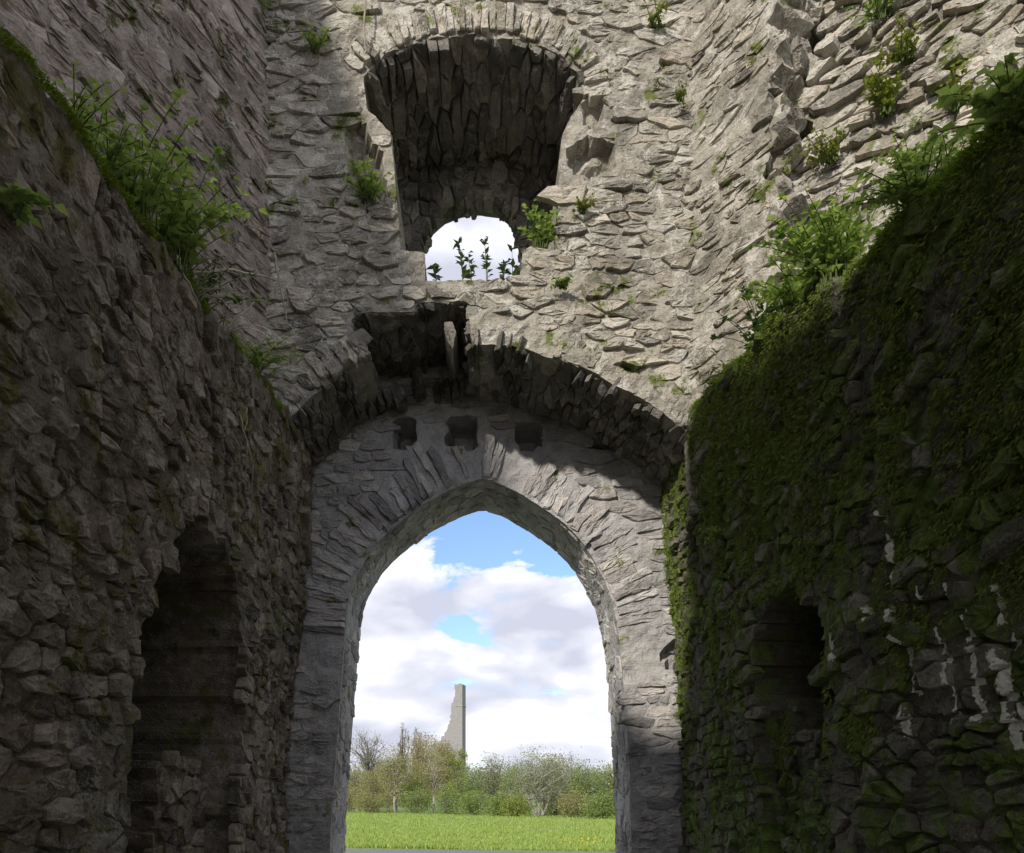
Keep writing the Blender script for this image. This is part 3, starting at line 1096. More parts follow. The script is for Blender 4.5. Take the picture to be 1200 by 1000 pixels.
ul, ulS, ulfr = splay_wall(-2.08, 7.86, math.radians(24), 9.2, 2.6, [(0, 9.6), (3.6, 9.8), (9.2, 10.0)], 61.7, M['upleft'],
                           'high umber rubble wall in shade above the left ledge of plants', 'upper_side_wall', rect=(0.03, 4.3, E + 2.9, E + 8.0), prot=(-0.018, 0.008), big=(0.06, 0.04), sizes=((0.045, 0.13), (0.12, 0.42)), tilt=0.15)
ur, urS, urfr = splay_wall(2.12, 7.86, math.radians(35), 0.98, 2.9, [(0, 9.3), (1.5, 9.0)], 71.2, M['lime'],
                           'sunlit splayed limestone wall beside the upper opening ending in torn toothing', 'upper_side_wall', thick=0.55, endjag=0.20,
                           sizes=((0.035, 0.11), (0.10, 0.38)), prot=(-0.018, 0.010), big=(0.05, 0.035), tilt=0.15)
ub, ubS, ubfr = splay_wall(2.72, 7.32, math.radians(47), 5.5, 2.3, [(0, 8.8), (2.5, 8.2), (5.5, 7.4)], 83.4, M['lime'],
                           'broken rubble wall core overgrown with tufts, at the upper right', 'upper_side_wall', rect=(0.03, 2.9, E + 2.6, E + 8.0),
                           sizes=((0.04, 0.12), (0.10, 0.34)), prot=(-0.01, 0.06), big=(0.15, 0.12), batter=0.10, amp=0.06,
                           hollows=((0.22, 7.2, 0.22, 0.28, 0.3), (0.16, 5.05, 0.16, 0.22, 0.3), (0.2, 6.3, 0.14, 0.2, 0.25)))
# torn toothing at the end of the splayed wall
rng = random.Random(77)
tooth = []
for col_ in range(2):
    z = E + 3.6
    while z < E + 8.2:
        h = rng.choice((0.05, 0.08, 0.1, 0.14, 0.22)) * rng.uniform(0.8, 1.2)
        L = rng.uniform(0.14, 0.40)
        u = 0.98 + 0.20 * n3(z * 2.6, 71.2, 4.2) + 0.14 * n3(z * 8.5, 71.2, 5.2) + rng.uniform(-0.12, 0.04) - 0.10 * col_
        poly = [(u - L / 2, z), (u + L / 2, z + rng.uniform(-0.04, 0.04)), (u + L / 2 * rng.uniform(0.6, 1), z + h), (u - L / 2, z + h * rng.uniform(0.7, 1.1))]
        q = shape_poly(rng, poly, 0.010, 0.08)
        if q and rng.random() < 0.8:
            v, f = make_stone(rng, q, urS, -0.05 * (1 - col_), rng.uniform(-0.06, 0.05), rng.uniform(0.06, 0.3), 0.5)
            tooth.append((v, fix_winding(v, f, urS, u, z), rng.random()))
        z += h + rng.uniform(0.0, 0.08)
put_stones(ur, tooth, M['lime'], 'toothing_stone', 'small_toothing_stones')

# ------------------------------------------------------------------ vault added out of view to block sun and sky from the low walls
pv_path = [(-2.6, E + 2.4), (-2.0, E + 3.0), (-1.5, E + 3.6), (-0.8, E + 4.05), (0.1, E + 4.2), (1.0, E + 4.0), (1.7, E + 3.5), (2.2, E + 2.9), (2.7, E + 2.3)]
Spv, Lpv, _ = path_surface(pv_path, -3.4)
pv = thing('added_shade_vault', 'stone barrel vault over the passage behind the viewpoint', 'vault')
core(pv, lambda u, v, d: Spv(u, v, d), (0.0, Lpv, 0.0, 6.0), lambda u, v: v < 5.7 + 0.2 * n3(u * 2, 0, 3), lambda u, v: 0.03 * n3(u, v, 2), M['brown'], cell=0.15, amp=0.05, thick=0.45)

# invented wall above that vault, its ragged top shaped to cut the sunlight
rr = thing('added_shade_gable', 'ragged gable of rubble standing over the passage behind the viewpoint', 'wall')
gable = [(-4.4, 5.0), (-3.6, 5.6), (-2.9, 5.6), (-2.55, 5.0), (-2.2, 4.9), (-1.75, 5.0), (-1.45, 7.1), (-1.2, 7.2), (-0.75, 6.3), (-0.1, 5.4), (0.54, 4.6), (1.2, 4.1), (2.0, 3.9)]  # outline follows the wanted edge between sun and shade
core(rr, lambda u, v, d: (u, 2.45 + d, v), (-4.4, 2.0, E + 3.7, E + 7.7), lambda u, v: v < E + interp(gable, u) + 0.10 * n3(u * 3, 1.0, 0),
     lambda u, v: 0.03 * n3(u, v, 2), M['brown'], cell=0.1, amp=0.04, thick=0.6)

# ------------------------------------------------------------------ soft growth on the walls
def tuft_mesh(name, spots, size, mat, parent, seed, blades=3, hang=0.5):
    """shaggy growth: little blades standing off a wall; spots = (point, outward normal)"""
    rng = random.Random(seed)
    vs, fs = [], []
    for (P, N) in spots:
        for _ in range(blades):
            d = Vector((N[0] + rng.uniform(-0.8, 0.8), N[1] + rng.uniform(-0.8, 0.8), N[2] + rng.uniform(-0.8, 0.8) - hang))
            d.normalize()
            a = d.cross(Vector((rng.uniform(-1, 1), rng.uniform(-1, 1), rng.uniform(-1, 1))))
            if a.length < 1e-3:
                continue
            a.normalize()
            L = size * rng.uniform(0.5, 1.3)
            w_ = L * rng.uniform(0.25, 0.5)
            o = len(vs)
            b = Vector(P) + Vector((rng.uniform(-1, 1), rng.uniform(-1, 1), rng.uniform(-1, 1))) * size * 0.6
            vs += [tuple(b - a * w_ * 0.5), tuple(b + a * w_ * 0.5), tuple(b + d * L)]
            fs.append((o, o + 1, o + 2))
    return mesh_obj(name, vs, fs, mat, parent, kind='stuff')


rng = random.Random(91)
spots = []
while len(spots) < 19000:
    u = 3.0 + 6.0 * rng.random()
    v = E - 0.6 + 4.6 * rng.random()
    if v > rtop(u) or r_nfr(u, v) > 0.5:
        continue
    k = 0.8 * n3(u * 1.2, v * 1.6, 4.4) + 0.55 * n3(u * 1.6 + v, v * 7, 8.4) + 0.75 * n3(u * 7, v * 1.3, 1.4) + 0.34 * (v - E - 0.9) - (0.4 if u > 7.6 else 0)
    if k < rng.uniform(0.08, 0.5):
        continue
    if any(min(za, v + 9) > v - 0.03 and v > zb - 0.03 and abs(u - ya - (yb - ya) * (v - za) / (zb - za + 1e-6)) < hw * 1.3 and v < za + 0.03 for ya, za, yb, zb, hw in RUNS):
        continue
    spots.append((rS(u, v, rfr(u, v) + 0.022), (-1, 0, 0)))
tuft_mesh('moss', spots, 0.027, M['moss'], rw, 92, 3, 1.3)
spots = []
while len(spots) < 2400:            # brighter moss creeping over the ledge and down the end of the wall
    u = 3.0 + 6.0 * rng.random()
    if rng.random() < 0.55:
        v = rtop(u) - abs(rng.gauss(0, 0.035))
        if n3(u * 2.2, 3.1, 0) < -0.1:
            continue
    else:
        u = 7.75 + 1.2 * rng.random() ** 1.5
        v = E + 1.3 + 2.55 * rng.random() ** 0.7
        if n3(u * 2.5, v * 2.0, 2.0) < 0.02:
            continue
    if v > rtop(u):
        continue
    spots.append((rS(u, v, rfr(u, v) + 0.02), (-1, 0, 0.3)))
tuft_mesh('bright_moss', spots, 0.026, M['moss_bright'], rw, 93, 3, 0.2)
spots = []
while len(spots) < 1900:
    u = 3.0 + 4.6 * rng.random()
    v = ltop(u) - abs(rng.gauss(0, 0.022))
    if n3(u * 2.0, 9.1, 0) < 0.0 - 0.4 * (u < 4.6):
        continue
    spots.append((lS(u, v, lfr(u, v) + 0.01), (1, 0, 0.5)))
tuft_mesh('bright_moss', spots, 0.022, M['moss_bright'], lw, 94, 3, 0.1)

# ------------------------------------------------------------------ plants
def tube(vs, fs, pts, r0, r1, sides=4):
    base = len(vs)
    n = len(pts)
    for i, P in enumerate(pts):
        d = (Vector(pts[min(i + 1, n - 1)]) - Vector(pts[max(i - 1, 0)]))
        if d.length < 1e-6:
            d = Vector((0, 0, 1))
        d.normalize()
        a = d.cross(Vector((0.31, 0.87, 0.2)))
        if a.length < 1e-3:
            a = d.cross(Vector((1, 0, 0)))
        a.normalize()
        b = d.cross(a)
        r_ = r0 + (r1 - r0) * i / max(1, n - 1)
        for k in range(sides):
            an = 2 * math.pi * k / sides
            vs.append(tuple(Vector(P) + a * math.cos(an) * r_ + b * math.sin(an) * r_))
    for i in range(n - 1):
        for k in range(sides):
            k2 = (k + 1) % sides
            fs.append((base + i * sides + k, base + i * sides + k2, base + (i + 1) * sides + k2, base + (i + 1) * sides + k))


def leaf(vs, fs, P, d, side, L, W):
    d = d.normalized()
    side = (side - d * side.dot(d))
    if side.length < 1e-4:
        side = d.orthogonal()
    side.normalize()
    up = side.cross(d)
    o = len(vs)
    vs += [tuple(P), tuple(P + d * L * 0.42 + side * W * 0.5 + up * W * 0.18), tuple(P + d * L * 0.45 - up * W * 0.05),
           tuple(P + d * L * 0.42 - side * W * 0.5 + up * W * 0.18), tuple(P + d * L - up * L * 0.18)]
    fs += [(o, o + 1, o + 2), (o, o + 2, o + 3), (o + 1, o + 4, o + 2), (o + 3, o + 2, o + 4)]


def plant(name, label, cat, loc, height, spread, n_stems, leaf_L, leaf_W, per, mat, seed, out=(0, -1, 0), droop=0.25, group=None,
          upright=0.6, stem_mat=None, flowers=0):
    rng = random.Random(seed)
    loc = Vector(loc)
    o = thing(name, label, cat, group, loc)
    sv, sf, lv, lf, fv, ff = [], [], [], [], [], []
    out = Vector(out)
    for s_ in range(n_stems):
        h = height * rng.uniform(0.5, 1.05)
        dr = Vector((rng.uniform(-1, 1), rng.uniform(-1, 1), 0)) * spread + out * spread * rng.uniform(0.0, 0.9)
        b = Vector((rng.uniform(-1, 1), rng.uniform(-0.6, 0.6), 0)) * spread * 0.35
        pts = []
        for i in range(7):
            t_ = i / 6
            pts.append(b + dr * (t_ ** (1.0 + upright)) + Vector((0, 0, h * (t_ - droop * t_ * t_))))
        tube(sv, sf, pts, 0.006, 0.002, 3)
        for k in range(per):
            t_ = rng.uniform(0.25, 1.0) if k else 1.0
            i = min(5, int(t_ * 6))
            P = pts[i].lerp(pts[i + 1], t_ * 6 - i)
            tang = (pts[i + 1] - pts[i]).normalized()
            an = k * 2.4 + rng.random()
            side = Vector((math.cos(an), math.sin(an), rng.uniform(-0.3, 0.2)))
            d = tang * rng.uniform(0.2, 0.7) + side * 0.8 + Vector((0, 0, rng.uniform(-0.25, 0.3)))
            sc_ = rng.uniform(0.6, 1.15) * (1.1 - 0.35 * t_)
            leaf(lv, lf, P, d, d.cross(Vector((0, 0, 1))) + Vector((0.01, 0.02, 0)), leaf_L * sc_, leaf_W * sc_)
        if s_ < flowers:
            P = pts[-1]
            for k in range(5):
                an = k * 1.257
                leaf(fv, ff, P, Vector((math.cos(an), math.sin(an), 0.4)), Vector((-math.sin(an), math.cos(an), 0)), 0.022, 0.02)
    a = mesh_obj('stem_cluster', sv, sf, stem_mat or M['stem'], o)
    b = mesh_obj('foliage', lv, lf, mat, o, kind='stuff')
    if fv:
        mesh_obj('blossom', fv, ff, M['flower'], o)
    return o


def left_ledge(x, dy=0.0, back=0.10):
    Y = F * 1.93 / (VX - x)
    return (-1.93 - back, Y, ltop(Y) - 0.04)


def right_ledge(x, back=0.10):
    Y = F * 2.2 / (x - VX)
    return (2.2 + back, Y, rtop(Y) - 0.04)


def core_wall(x, y):
    """point on the broken wall core at the upper right behind photo pixel (x, y)"""
    sl = (x - VX) / F
    u = 0.5
    for _ in range(12):
        P = ubS(u, E + 5, 0)
        Y = P[1]
        v = E + (VY - y) * Y / F
        P = ubS(u, v, 0.06)
        u += (sl * P[1] - P[0]) / (math.sin(math.radians(47)) + sl * math.cos(math.radians(47)))
    return ubS(u, E + (VY - y) * P[1] / F, 0.05)


OUT_L, OUT_R = (0.8, -0.4, 0), (-0.8, -0.4, 0)
plants = [
    # name, label, loc, height, spread, stems, leafL, leafW, per, mat, out, droop, flowers
    ('leafy_plant', 'tallest bright green leafy clump on the left ledge', left_ledge(212), 0.62, 0.24, 16, 0.085, 0.045, 12, 'leaf', OUT_L, 0.3, 3),
    ('leafy_plant', 'broad leafy clump with white blossoms on the left ledge', left_ledge(176), 0.46, 0.20, 14, 0.075, 0.04, 11, 'leaf', OUT_L, 0.3, 6),
    ('leafy_plant', 'small leafy sprig with dried head beside moss on the left ledge', left_ledge(138), 0.30, 0.14, 9, 0.06, 0.032, 9, 'leaf', OUT_L, 0.3, 2),
    ('leafy_plant', 'lowest leafy tuft near the top of the left ledge', left_ledge(100), 0.20, 0.12, 8, 0.05, 0.028, 8, 'leaf', OUT_L, 0.4, 0),
    ('leafy_plant', 'thin dark weed among dry twigs on the left ledge', left_ledge(246), 0.34, 0.2, 10, 0.05, 0.022, 9, 'leaf_dark', OUT_L, 0.5, 1),
    ('leafy_plant', 'pale green drooping weed at the far end of the left ledge', left_ledge(304), 0.48, 0.2, 14, 0.06, 0.026, 11, 'leaf', OUT_L, 0.5, 3),
    ('leafy_plant', 'single light green sprig growing out of the dark left wall', (-1.98, 3.25, E + 2.48), 0.12, 0.10, 5, 0.07, 0.05, 6, 'leaf', (0.9, 0, 0), 0.5, 0),
    ('leafy_plant', 'dense mid green clump on the right ledge over the mossy wall', right_ledge(962), 0.62, 0.26, 20, 0.075, 0.045, 13, 'leaf', OUT_R, 0.35, 0),
    ('leafy_plant', 'wide green clump trailing over the right ledge', right_ledge(925), 0.5, 0.25, 18, 0.07, 0.04, 12, 'leaf', OUT_R, 0.45, 0),
    ('leafy_plant', 'dark straggling plant at the far end of the right ledge', right_ledge(884), 0.58, 0.22, 10, 0.065, 0.038, 8, 'leaf_dark', OUT_R, 0.3, 0),
    ('leafy_plant', 'fresh broad leaved plant at the near top of the right ledge', right_ledge(1168), 0.34, 0.20, 14, 0.075, 0.045, 11, 'leaf', OUT_R, 0.35, 0),
    ('fern', 'bright fern hanging over the edge of the right ledge', right_ledge(1068), 0.30, 0.22, 16, 0.06, 0.02, 16, 'leaf', OUT_R, 0.6, 0),
    ('leafy_plant', 'green tuft against pale stones above the right ledge', core_wall(1072, 208), 0.30, 0.18, 14, 0.06, 0.035, 11, 'leaf', OUT_R, 0.35, 0),
    ('leafy_plant', 'lime green tuft rooted in the middle of the broken wall core', core_wall(1038, 134), 0.36, 0.17, 16, 0.06, 0.035, 12, 'leaf_yellow', OUT_R, 0.35, 0),
    ('leafy_plant', 'yellowish tuft rooted low in the broken wall core', core_wall(972, 190), 0.26, 0.16, 14, 0.05, 0.03, 11, 'leaf_yellow', OUT_R, 0.4, 0),
    ('leafy_plant', 'olive tuft high on the broken wall core', core_wall(1062, 70), 0.24, 0.18, 12, 0.055, 0.03, 10, 'leaf_yellow', OUT_R, 0.4, 0),
    ('leafy_plant', 'green tuft at the very top edge of the broken wall core', core_wall(1036, 24), 0.30, 0.25, 14, 0.055, 0.03, 11, 'leaf', OUT_R, 0.4, 0),
    ('leafy_plant', 'dark green tuft in the cleft at the top of the torn wall', core_wall(934, 12), 0.28, 0.2, 12, 0.055, 0.03, 10, 'leaf', OUT_R, 0.4, 0),
    ('leafy_plant', 'yellow green tuft on pale stones near the right edge of the photo', core_wall(1126, 128), 0.26, 0.16, 12, 0.055, 0.03, 10, 'leaf_yellow', OUT_R, 0.4, 0),
    ('leafy_plant', 'bright leafy bush on the right step of the upper opening', pt(634, 293, 7.92), 0.44, 0.17, 18, 0.075, 0.045, 11, 'leaf', (-0.3, -0.3, 0), 0.3, 0),
    ('leafy_plant', 'leafy plant rooted in the broken left cheek of the upper opening', pt(430, 236, 7.74), 0.30, 0.18, 14, 0.085, 0.04, 9, 'leaf', (0.1, -0.6, 0), 0.35, 2),
    ('fern', 'dark little fern growing below the sill of the upper opening', pt(660, 338, 7.74), 0.14, 0.10, 9, 0.05, 0.02, 12, 'leaf', (0, -1, 0), 0.7, 0),
    ('leafy_plant', 'little green plant in the shaded left corner high on the wall', pt(370, 60, 7.74), 0.16, 0.12, 10, 0.05, 0.03, 9, 'leaf', (0, -1, 0), 0.4, 0),
    ('leafy_plant', 'pale tuft beside the right cheek of the upper opening', pt(682, 250, 7.76), 0.14, 0.10, 9, 0.045, 0.022, 9, 'leaf_yellow', (0, -1, 0), 0.5, 0),
    ('leafy_plant', 'mossy tuft above the right end of the round arch', pt(768, 30, 7.76), 0.12, 0.16, 10, 0.04, 0.022, 9, 'leaf_yellow', (0, -1, 0), 0.5, 0),
    ('leafy_plant', 'thin yellow weed in the sunlit corner beside the upper opening', pt(797, 118, 7.70), 0.14, 0.08, 8, 0.04, 0.02, 8, 'leaf_yellow', (0, -1, 0), 0.5, 0),
    ('fern', 'small fern on the mossy wall left of the dark doorway niche', rS(F * 2.34 / (858 - VX), E + (VY - 632) * (F * 2.34 / (858 - VX)) / F, 0.03), 0.16, 0.10, 9, 0.05, 0.018, 12, 'leaf', (-1, 0, 0), 0.6, 0),
    ('leafy_plant', 'low green weed on the corner where the ledge meets the sunlit wall', right_ledge(842, 0.2), 0.2, 0.22, 12, 0.06, 0.02, 9, 'leaf_yellow', OUT_R, 0.6, 0),
]
for i, (nm, lab, loc, h, sp, ns, lL, lW, per, mt, out, dr, fl) in enumerate(plants):
    plant(nm, lab, 'plant', loc, h * (1.4 if 'left ledge' in lab else 1.1), sp * (1.5 if 'left ledge' in lab else 1.15), int(ns * (2.6 if 'ledge' in lab else 1.7)), lL * 1.15, lW * 1.45, per, M[mt], 300 + i, out, dr, 'plants growing on the ruined walls', flowers=fl)
for i, (x, h, sp, lab) in enumerate(((232, 0.40, 0.34, 'tangle of dry twigs behind the tall leafy clump on the left ledge'), (268, 0.36, 0.36, 'wiry dry tangle in the middle of the left ledge'),
                                     (312, 0.42, 0.30, 'dead weed stalks trailing over the far end of the left ledge'))):
    plant('dead_weed', lab, 'plant', left_ledge(x), h, sp, 26, 0.03, 0.012, 2, M['leaf_yellow'], 380 + i, OUT_L, 1.15, 'plants growing on the ruined walls', stem_mat=M['dry'], upright=0.1)
# seedlings standing on the sill against the sky
for i, (x, top, dxm, lab) in enumerate(((511, 294, 0.03, 'short dark seedling at the left end of the sill against the sky'),
                                        (541, 272, 0.02, 'tallest thin seedling on the sill against the sky'),
                                        (553, 290, 0.03, 'slender seedling next to the tallest one on the sill'),
                                        (570, 275, 0.02, 'straight bushy seedling in the middle right of the sill'),
                                        (590, 290, 0.04, 'leaning seedling second from the right end of the sill'),
                                        (603, 284, 0.05, 'dark seedling beside the right step of the sill'))):
    base = pt(x, 331, 7.92)
    base[2] = pt(0, 329, YF)[2] - 0.01
    hh = (331 - top) * 7.92 / F + 0.05
    plant('seedling', lab, 'plant', base, hh, 0.05, 2, 0.10, 0.05, 13, M['leaf_sprig'], 400 + i, (0.0, 0, 0), 0.02, 'seedlings on the sill', upright=0.4)


# dry stems and roots
def vine(label, pxs, Y, r0=0.006, r1=0.003, seed=0):
    rng = random.Random(seed)
    pts = [pt(x, y, Y if not isinstance(Y, (list, tuple)) else Y[i]) for i, (x, y) in enumerate(pxs)]
    fine_ = []
    for a, b in zip(pts[:-1], pts[1:]):
        for k in range(4):
            fine_.append(a.lerp(b, k / 4) + Vector((rng.uniform(-1, 1), rng.uniform(-1, 1), rng.uniform(-1, 1))) * 0.008)
    fine_.append(pts[-1])
    vs, fs = [], []
    tube(vs, fs, fine_, r0 * 1.9, r1 * 2.0, 5)
    o = mesh_obj('dry_stem', vs, fs, M['dry'], None, tuple(pts[0]), smooth=True)
    tag(o, label, 'stem', 'dry stems and roots on the walls')


vine('long dry stem reaching sideways from the left ledge to the corner', [(226, 320), (262, 317), (304, 322), (330, 330)], (5.2, 5.4, 6.0, 6.6), 0.006, 0.003, 1)
vine('pale dry stem bent down among the leaves of the left ledge', [(196, 276), (206, 306), (222, 332), (236, 364)], (5.0, 4.98, 5.0, 5.1), 0.008, 0.003, 2)
vine('thin dry stem hanging in the shaded corner above the vault', [(322, 296), (326, 324), (332, 350), (336, 380)], (7.4, 7.4, 7.4, 7.42), 0.007, 0.003, 3)
vine('long root hanging down the left wall below the ledge', [(290, 478), (286, 510), (296, 545), (294, 600)], (6.55, 6.5, 6.55, 6.7), 0.007, 0.002, 4)
vine('thin root beside the longer hanging root on the left wall', [(280, 486), (290, 520), (288, 566)], (6.35, 6.4, 6.5), 0.005, 0.002, 5)
vine('fine tendril crossing the shaded corner left of the pointed arch', [(346, 572), (376, 582), (410, 580), (424, 572)], (8.7, 8.75, 8.8, 8.9), 0.004, 0.002, 6)
vine('short tendril just below the finer one left of the pointed arch', [(344, 596), (360, 602), (374, 604)], (8.7, 8.8, 8.85), 0.004, 0.002, 7)
vine('straight dry stem hanging over the left shoulder of the round arch', [(428, -12), (427, 30), (429, 62)], (7.66, 7.68, 7.7), 0.006, 0.004, 8)
vine('forked twig lying across the weeds of the left ledge', [(262, 392), (276, 372), (290, 364), (300, 352)], (6.0, 6.0, 6.1, 6.3), 0.006, 0.002, 9)


# ------------------------------------------------------------------ meadow, trees and the far tower
M['grass'] = leaf_mat('grass_blade', (0.20, 0.31, 0.05), (0.44, 0.53, 0.18), 0.45, 0.7)
rng = random.Random(8)
vs, fs = [], []
while len(fs) < 46000:
    Y = 22.5 + 60 * rng.random() ** 1.7
    x = rng.uniform(-0.20, 0.205) * Y
    if Y < 23.6 - 0.2 * x:
        continue
    z = ground_z(x, Y)
    h = rng.uniform(0.05, 0.13) * (1.0 + 1.6 * max(0, n3(x * 0.4, Y * 0.4, 1.0)))
    a = rng.random() * math.pi
    w_ = rng.uniform(0.02, 0.05)
    o = len(vs)
    vs += [(x - math.cos(a) * w_, Y - math.sin(a) * w_, z - 0.01), (x + math.cos(a) * w_, Y + math.sin(a) * w_, z - 0.01),
           (x + rng.uniform(-0.06, 0.06), Y + rng.uniform(-0.06, 0.06), z + h)]
    fs.append((o, o + 1, o + 2))
tag(mesh_obj('grass', vs, fs, M['grass']), 'short spring grass covering the meadow beyond the gateway', 'grass', kind='stuff')
M['dandelion'] = plain_mat('dandelion_yellow', (0.6, 0.42, 0.02), (0.75, 0.58, 0.05), 10)
vs, fs = [], []
for i in range(46):
    if i < 34:
        c = pt(rng.gauss(684, 12), rng.uniform(984, 993), 26)
        Y = E * F / (rng.uniform(985, 994) - VY)
        x = (rng.gauss(684, 13) - VX) * Y / F
    else:
        Y = rng.uniform(24, 60)
        x = rng.uniform(-0.17, 0.18) * Y
    z = ground_z(x, Y) + rng.uniform(0.08, 0.15)
    o = len(vs)
    r_ = rng.uniform(0.014, 0.028)
    vs += [(x + r_ * math.cos(k * 1.0472), Y - 0.02 + 0.5 * r_ * math.sin(k * 1.0472), z + r_ * 0.6 * math.sin(k * 1.0472)) for k in range(6)] + [(x, Y - 0.03, z + 0.01)]
    fs += [(o + k, o + (k + 1) % 6, o + 6) for k in range(6)]
tag(mesh_obj('dandelions', vs, fs, M['dandelion']), 'scattered yellow dandelions in the meadow grass', 'flowers', kind='stuff')

M['bark_pale'] = plain_mat('pale_bark', (0.24, 0.22, 0.18), (0.42, 0.40, 0.35), 6)
M['bark'] = plain_mat('grey_bark', (0.12, 0.105, 0.085), (0.22, 0.20, 0.17), 6)
M['t_green'] = leaf_mat('tree_leaf_green', (0.18, 0.25, 0.07), (0.33, 0.41, 0.14), 0.5)
M['t_yellow'] = leaf_mat('tree_leaf_yellow_green', (0.19, 0.24, 0.05), (0.33, 0.37, 0.10), 0.45)
M['t_olive'] = leaf_mat('tree_bud_olive', (0.25, 0.245, 0.10), (0.40, 0.39, 0.19), 0.5)
M['t_brown'] = leaf_mat('tree_bud_brown', (0.28, 0.23, 0.12), (0.42, 0.36, 0.20), 0.45)
M['t_grey'] = leaf_mat('tree_leaf_grey_green', (0.20, 0.23, 0.12), (0.34, 0.37, 0.21), 0.5)


def tree(name, label, x, ytop, Y, hw, mat, bark, seed, tips=46, leaves=26, lsz=0.16, stems=1, bottom=0.12, group='trees beyond the meadow', spread=0.0):
    rng = random.Random(seed)
    X = (x - VX) * Y / F
    g = ground_z(X, Y)
    H = E + (VY - ytop) * Y / F - g
    R = hw * Y / F
    o = thing(name, label, 'tree', group, (X, Y, g))
    bv, bf, lv, lf = [], [], [], []
    st_ = []
    for s_ in range(stems):
        an = rng.random() * 6.28
        off = (0.25 + 0.5 * spread) * R * (0 if stems == 1 else 1)
        top = Vector((math.cos(an) * off * 1.2, math.sin(an) * off * 0.8, H * rng.uniform(0.55, 0.72)))
        b = Vector((math.cos(an), math.sin(an), 0)) * (0.12 * (stems > 1)) * R
        pts = [b.lerp(top, k / 5) + Vector((rng.uniform(-1, 1), rng.uniform(-1, 1), 0)) * 0.03 * H * (k > 0) for k in range(6)]
        pts[0][2] = -0.15
        tube(bv, bf, pts, 0.017 * H + 0.02, 0.006 * H, 6)
        st_.append(pts)
    for k in range(tips):
        while True:
            q = Vector((rng.uniform(-1, 1), rng.uniform(-1, 1), rng.uniform(-1, 1)))
            if 0.25 < q.length < 1:
                break
        cz = H * (bottom + (1 - bottom) / 2)
        tip = Vector((q.x * R, q.y * R, cz + q.z * H * (1 - bottom) / 2))
        tip.x *= 1 + 0.22 * n3(q.x * 2, q.y * 2, seed)
        pts0 = rng.choice(st_)
        lo = max(0.15, min(0.95, tip.z / H * rng.uniform(0.5, 0.85) / 0.65))
        i = min(4, int(lo * 5))
        P = pts0[i].lerp(pts0[i + 1], lo * 5 - i)
        mid = P.lerp(tip, 0.5) + Vector((rng.uniform(-1, 1), rng.uniform(-1, 1), rng.uniform(0, 1))) * 0.06 * H
        tube(bv, bf, [P, P.lerp(mid, 0.6), mid, mid.lerp(tip, 0.6), tip], 0.006 * H, 0.0016 * H, 3)
        for tw in range(4):
            e = tip + Vector((rng.gauss(0, 1), rng.gauss(0, 1), rng.gauss(0.3, 1))) * R * 0.2
            tube(bv, bf, [mid.lerp(tip, rng.uniform(0.4, 1)), e], 0.0022 * H, 0.001 * H, 3)
        cr = R * rng.uniform(0.16, 0.30)
        for _ in range(int(leaves * (1.7 if leaves > 15 else 1) * rng.uniform(0.5, 1.4))):
            c = tip + Vector([max(-1.4, min(1.4, rng.gauss(0, 1))) for _k in range(3)]) * cr
            if c.z < 0.05:
                c.z = rng.uniform(0.05, 0.4)
            d = Vector((rng.uniform(-1, 1), rng.uniform(-1, 1), rng.uniform(-1, 1)))
            e = d.orthogonal().normalized()
            d.normalize()
            L = lsz * rng.uniform(0.6, 1.4)
            q0 = len(lv)
            lv += [tuple(c - d * L * 0.5), tuple(c + e * L * 0.33), tuple(c + d * L * 0.5), tuple(c - e * L * 0.33)]
            lf.append((q0, q0 + 1, q0 + 2, q0 + 3))
    mesh_obj('trunk', bv, bf, M[bark], o)
    mesh_obj('crown', lv, lf, M[mat], o)
    return o


tree('bare_tree', 'round crowned almost leafless tree at the far left of the tree line', 432, 858, 120, 25, 't_grey', 'bark', 501, 110, 7, 0.22, 1, 0.38)
tree('bare_tree', 'narrow bare brown tree, left one of the pair beside the tower', 473, 847, 130, 7, 't_brown', 'bark', 502, 60, 8, 0.2, 1, 0.2)
tree('bare_tree', 'narrow bare brown tree, right one of the pair beside the tower', 489, 846, 128, 7, 't_brown', 'bark', 503, 60, 8, 0.2, 1, 0.2)
tree('budding_tree', 'wide brown budding tree left of the tower', 500, 860, 100, 25, 't_brown', 'bark', 504, 120, 55, 0.17)
tree('budding_tree', 'brown olive budding tree in front of the tower foot', 522, 872, 96, 20, 't_brown', 'bark', 505, 100, 55, 0.17)
tree('budding_tree', 'tan scrubby tree at the left jamb of the pointed arch', 412, 896, 92, 22, 't_olive', 'bark', 506, 70, 24, 0.16, 3, 0.05)
tree('budding_tree', 'tan olive thicket tree under the round bare tree', 440, 902, 88, 20, 't_olive', 'bark', 507, 70, 26, 0.16, 3, 0.03)
tree('young_tree', 'olive young tree with two pale trunks', 466, 876, 80, 22, 't_olive', 'bark_pale', 508, 80, 44, 0.14, 2, 0.2)
tree('young_tree', 'fresh green bush between the pale trunked trees', 484, 902, 84, 17, 't_green', 'bark', 509, 60, 36, 0.15, 3, 0.02)
tree('young_tree', 'slender budding tree with one pale trunk', 507, 872, 79, 18, 't_olive', 'bark_pale', 510, 60, 26, 0.14, 1, 0.28)
tree('young_tree', 'yellow green young tree below the tower', 536, 872, 86, 13, 't_yellow', 'bark', 511, 60, 34, 0.15, 1, 0.1)
tree('young_tree', 'dense green bush right of the tower', 549, 897, 77, 20, 't_green', 'bark', 512, 70, 36, 0.14, 3, 0.02)
tree('young_tree', 'grey green airy tree with thin top twigs', 578, 886, 82, 22, 't_grey', 'bark', 513, 80, 24, 0.15, 2, 0.1)
tree('young_tree', 'leafy green bush in the middle of the tree line', 603, 898, 71, 22, 't_green', 'bark', 514, 70, 34, 0.13, 3, 0.02)
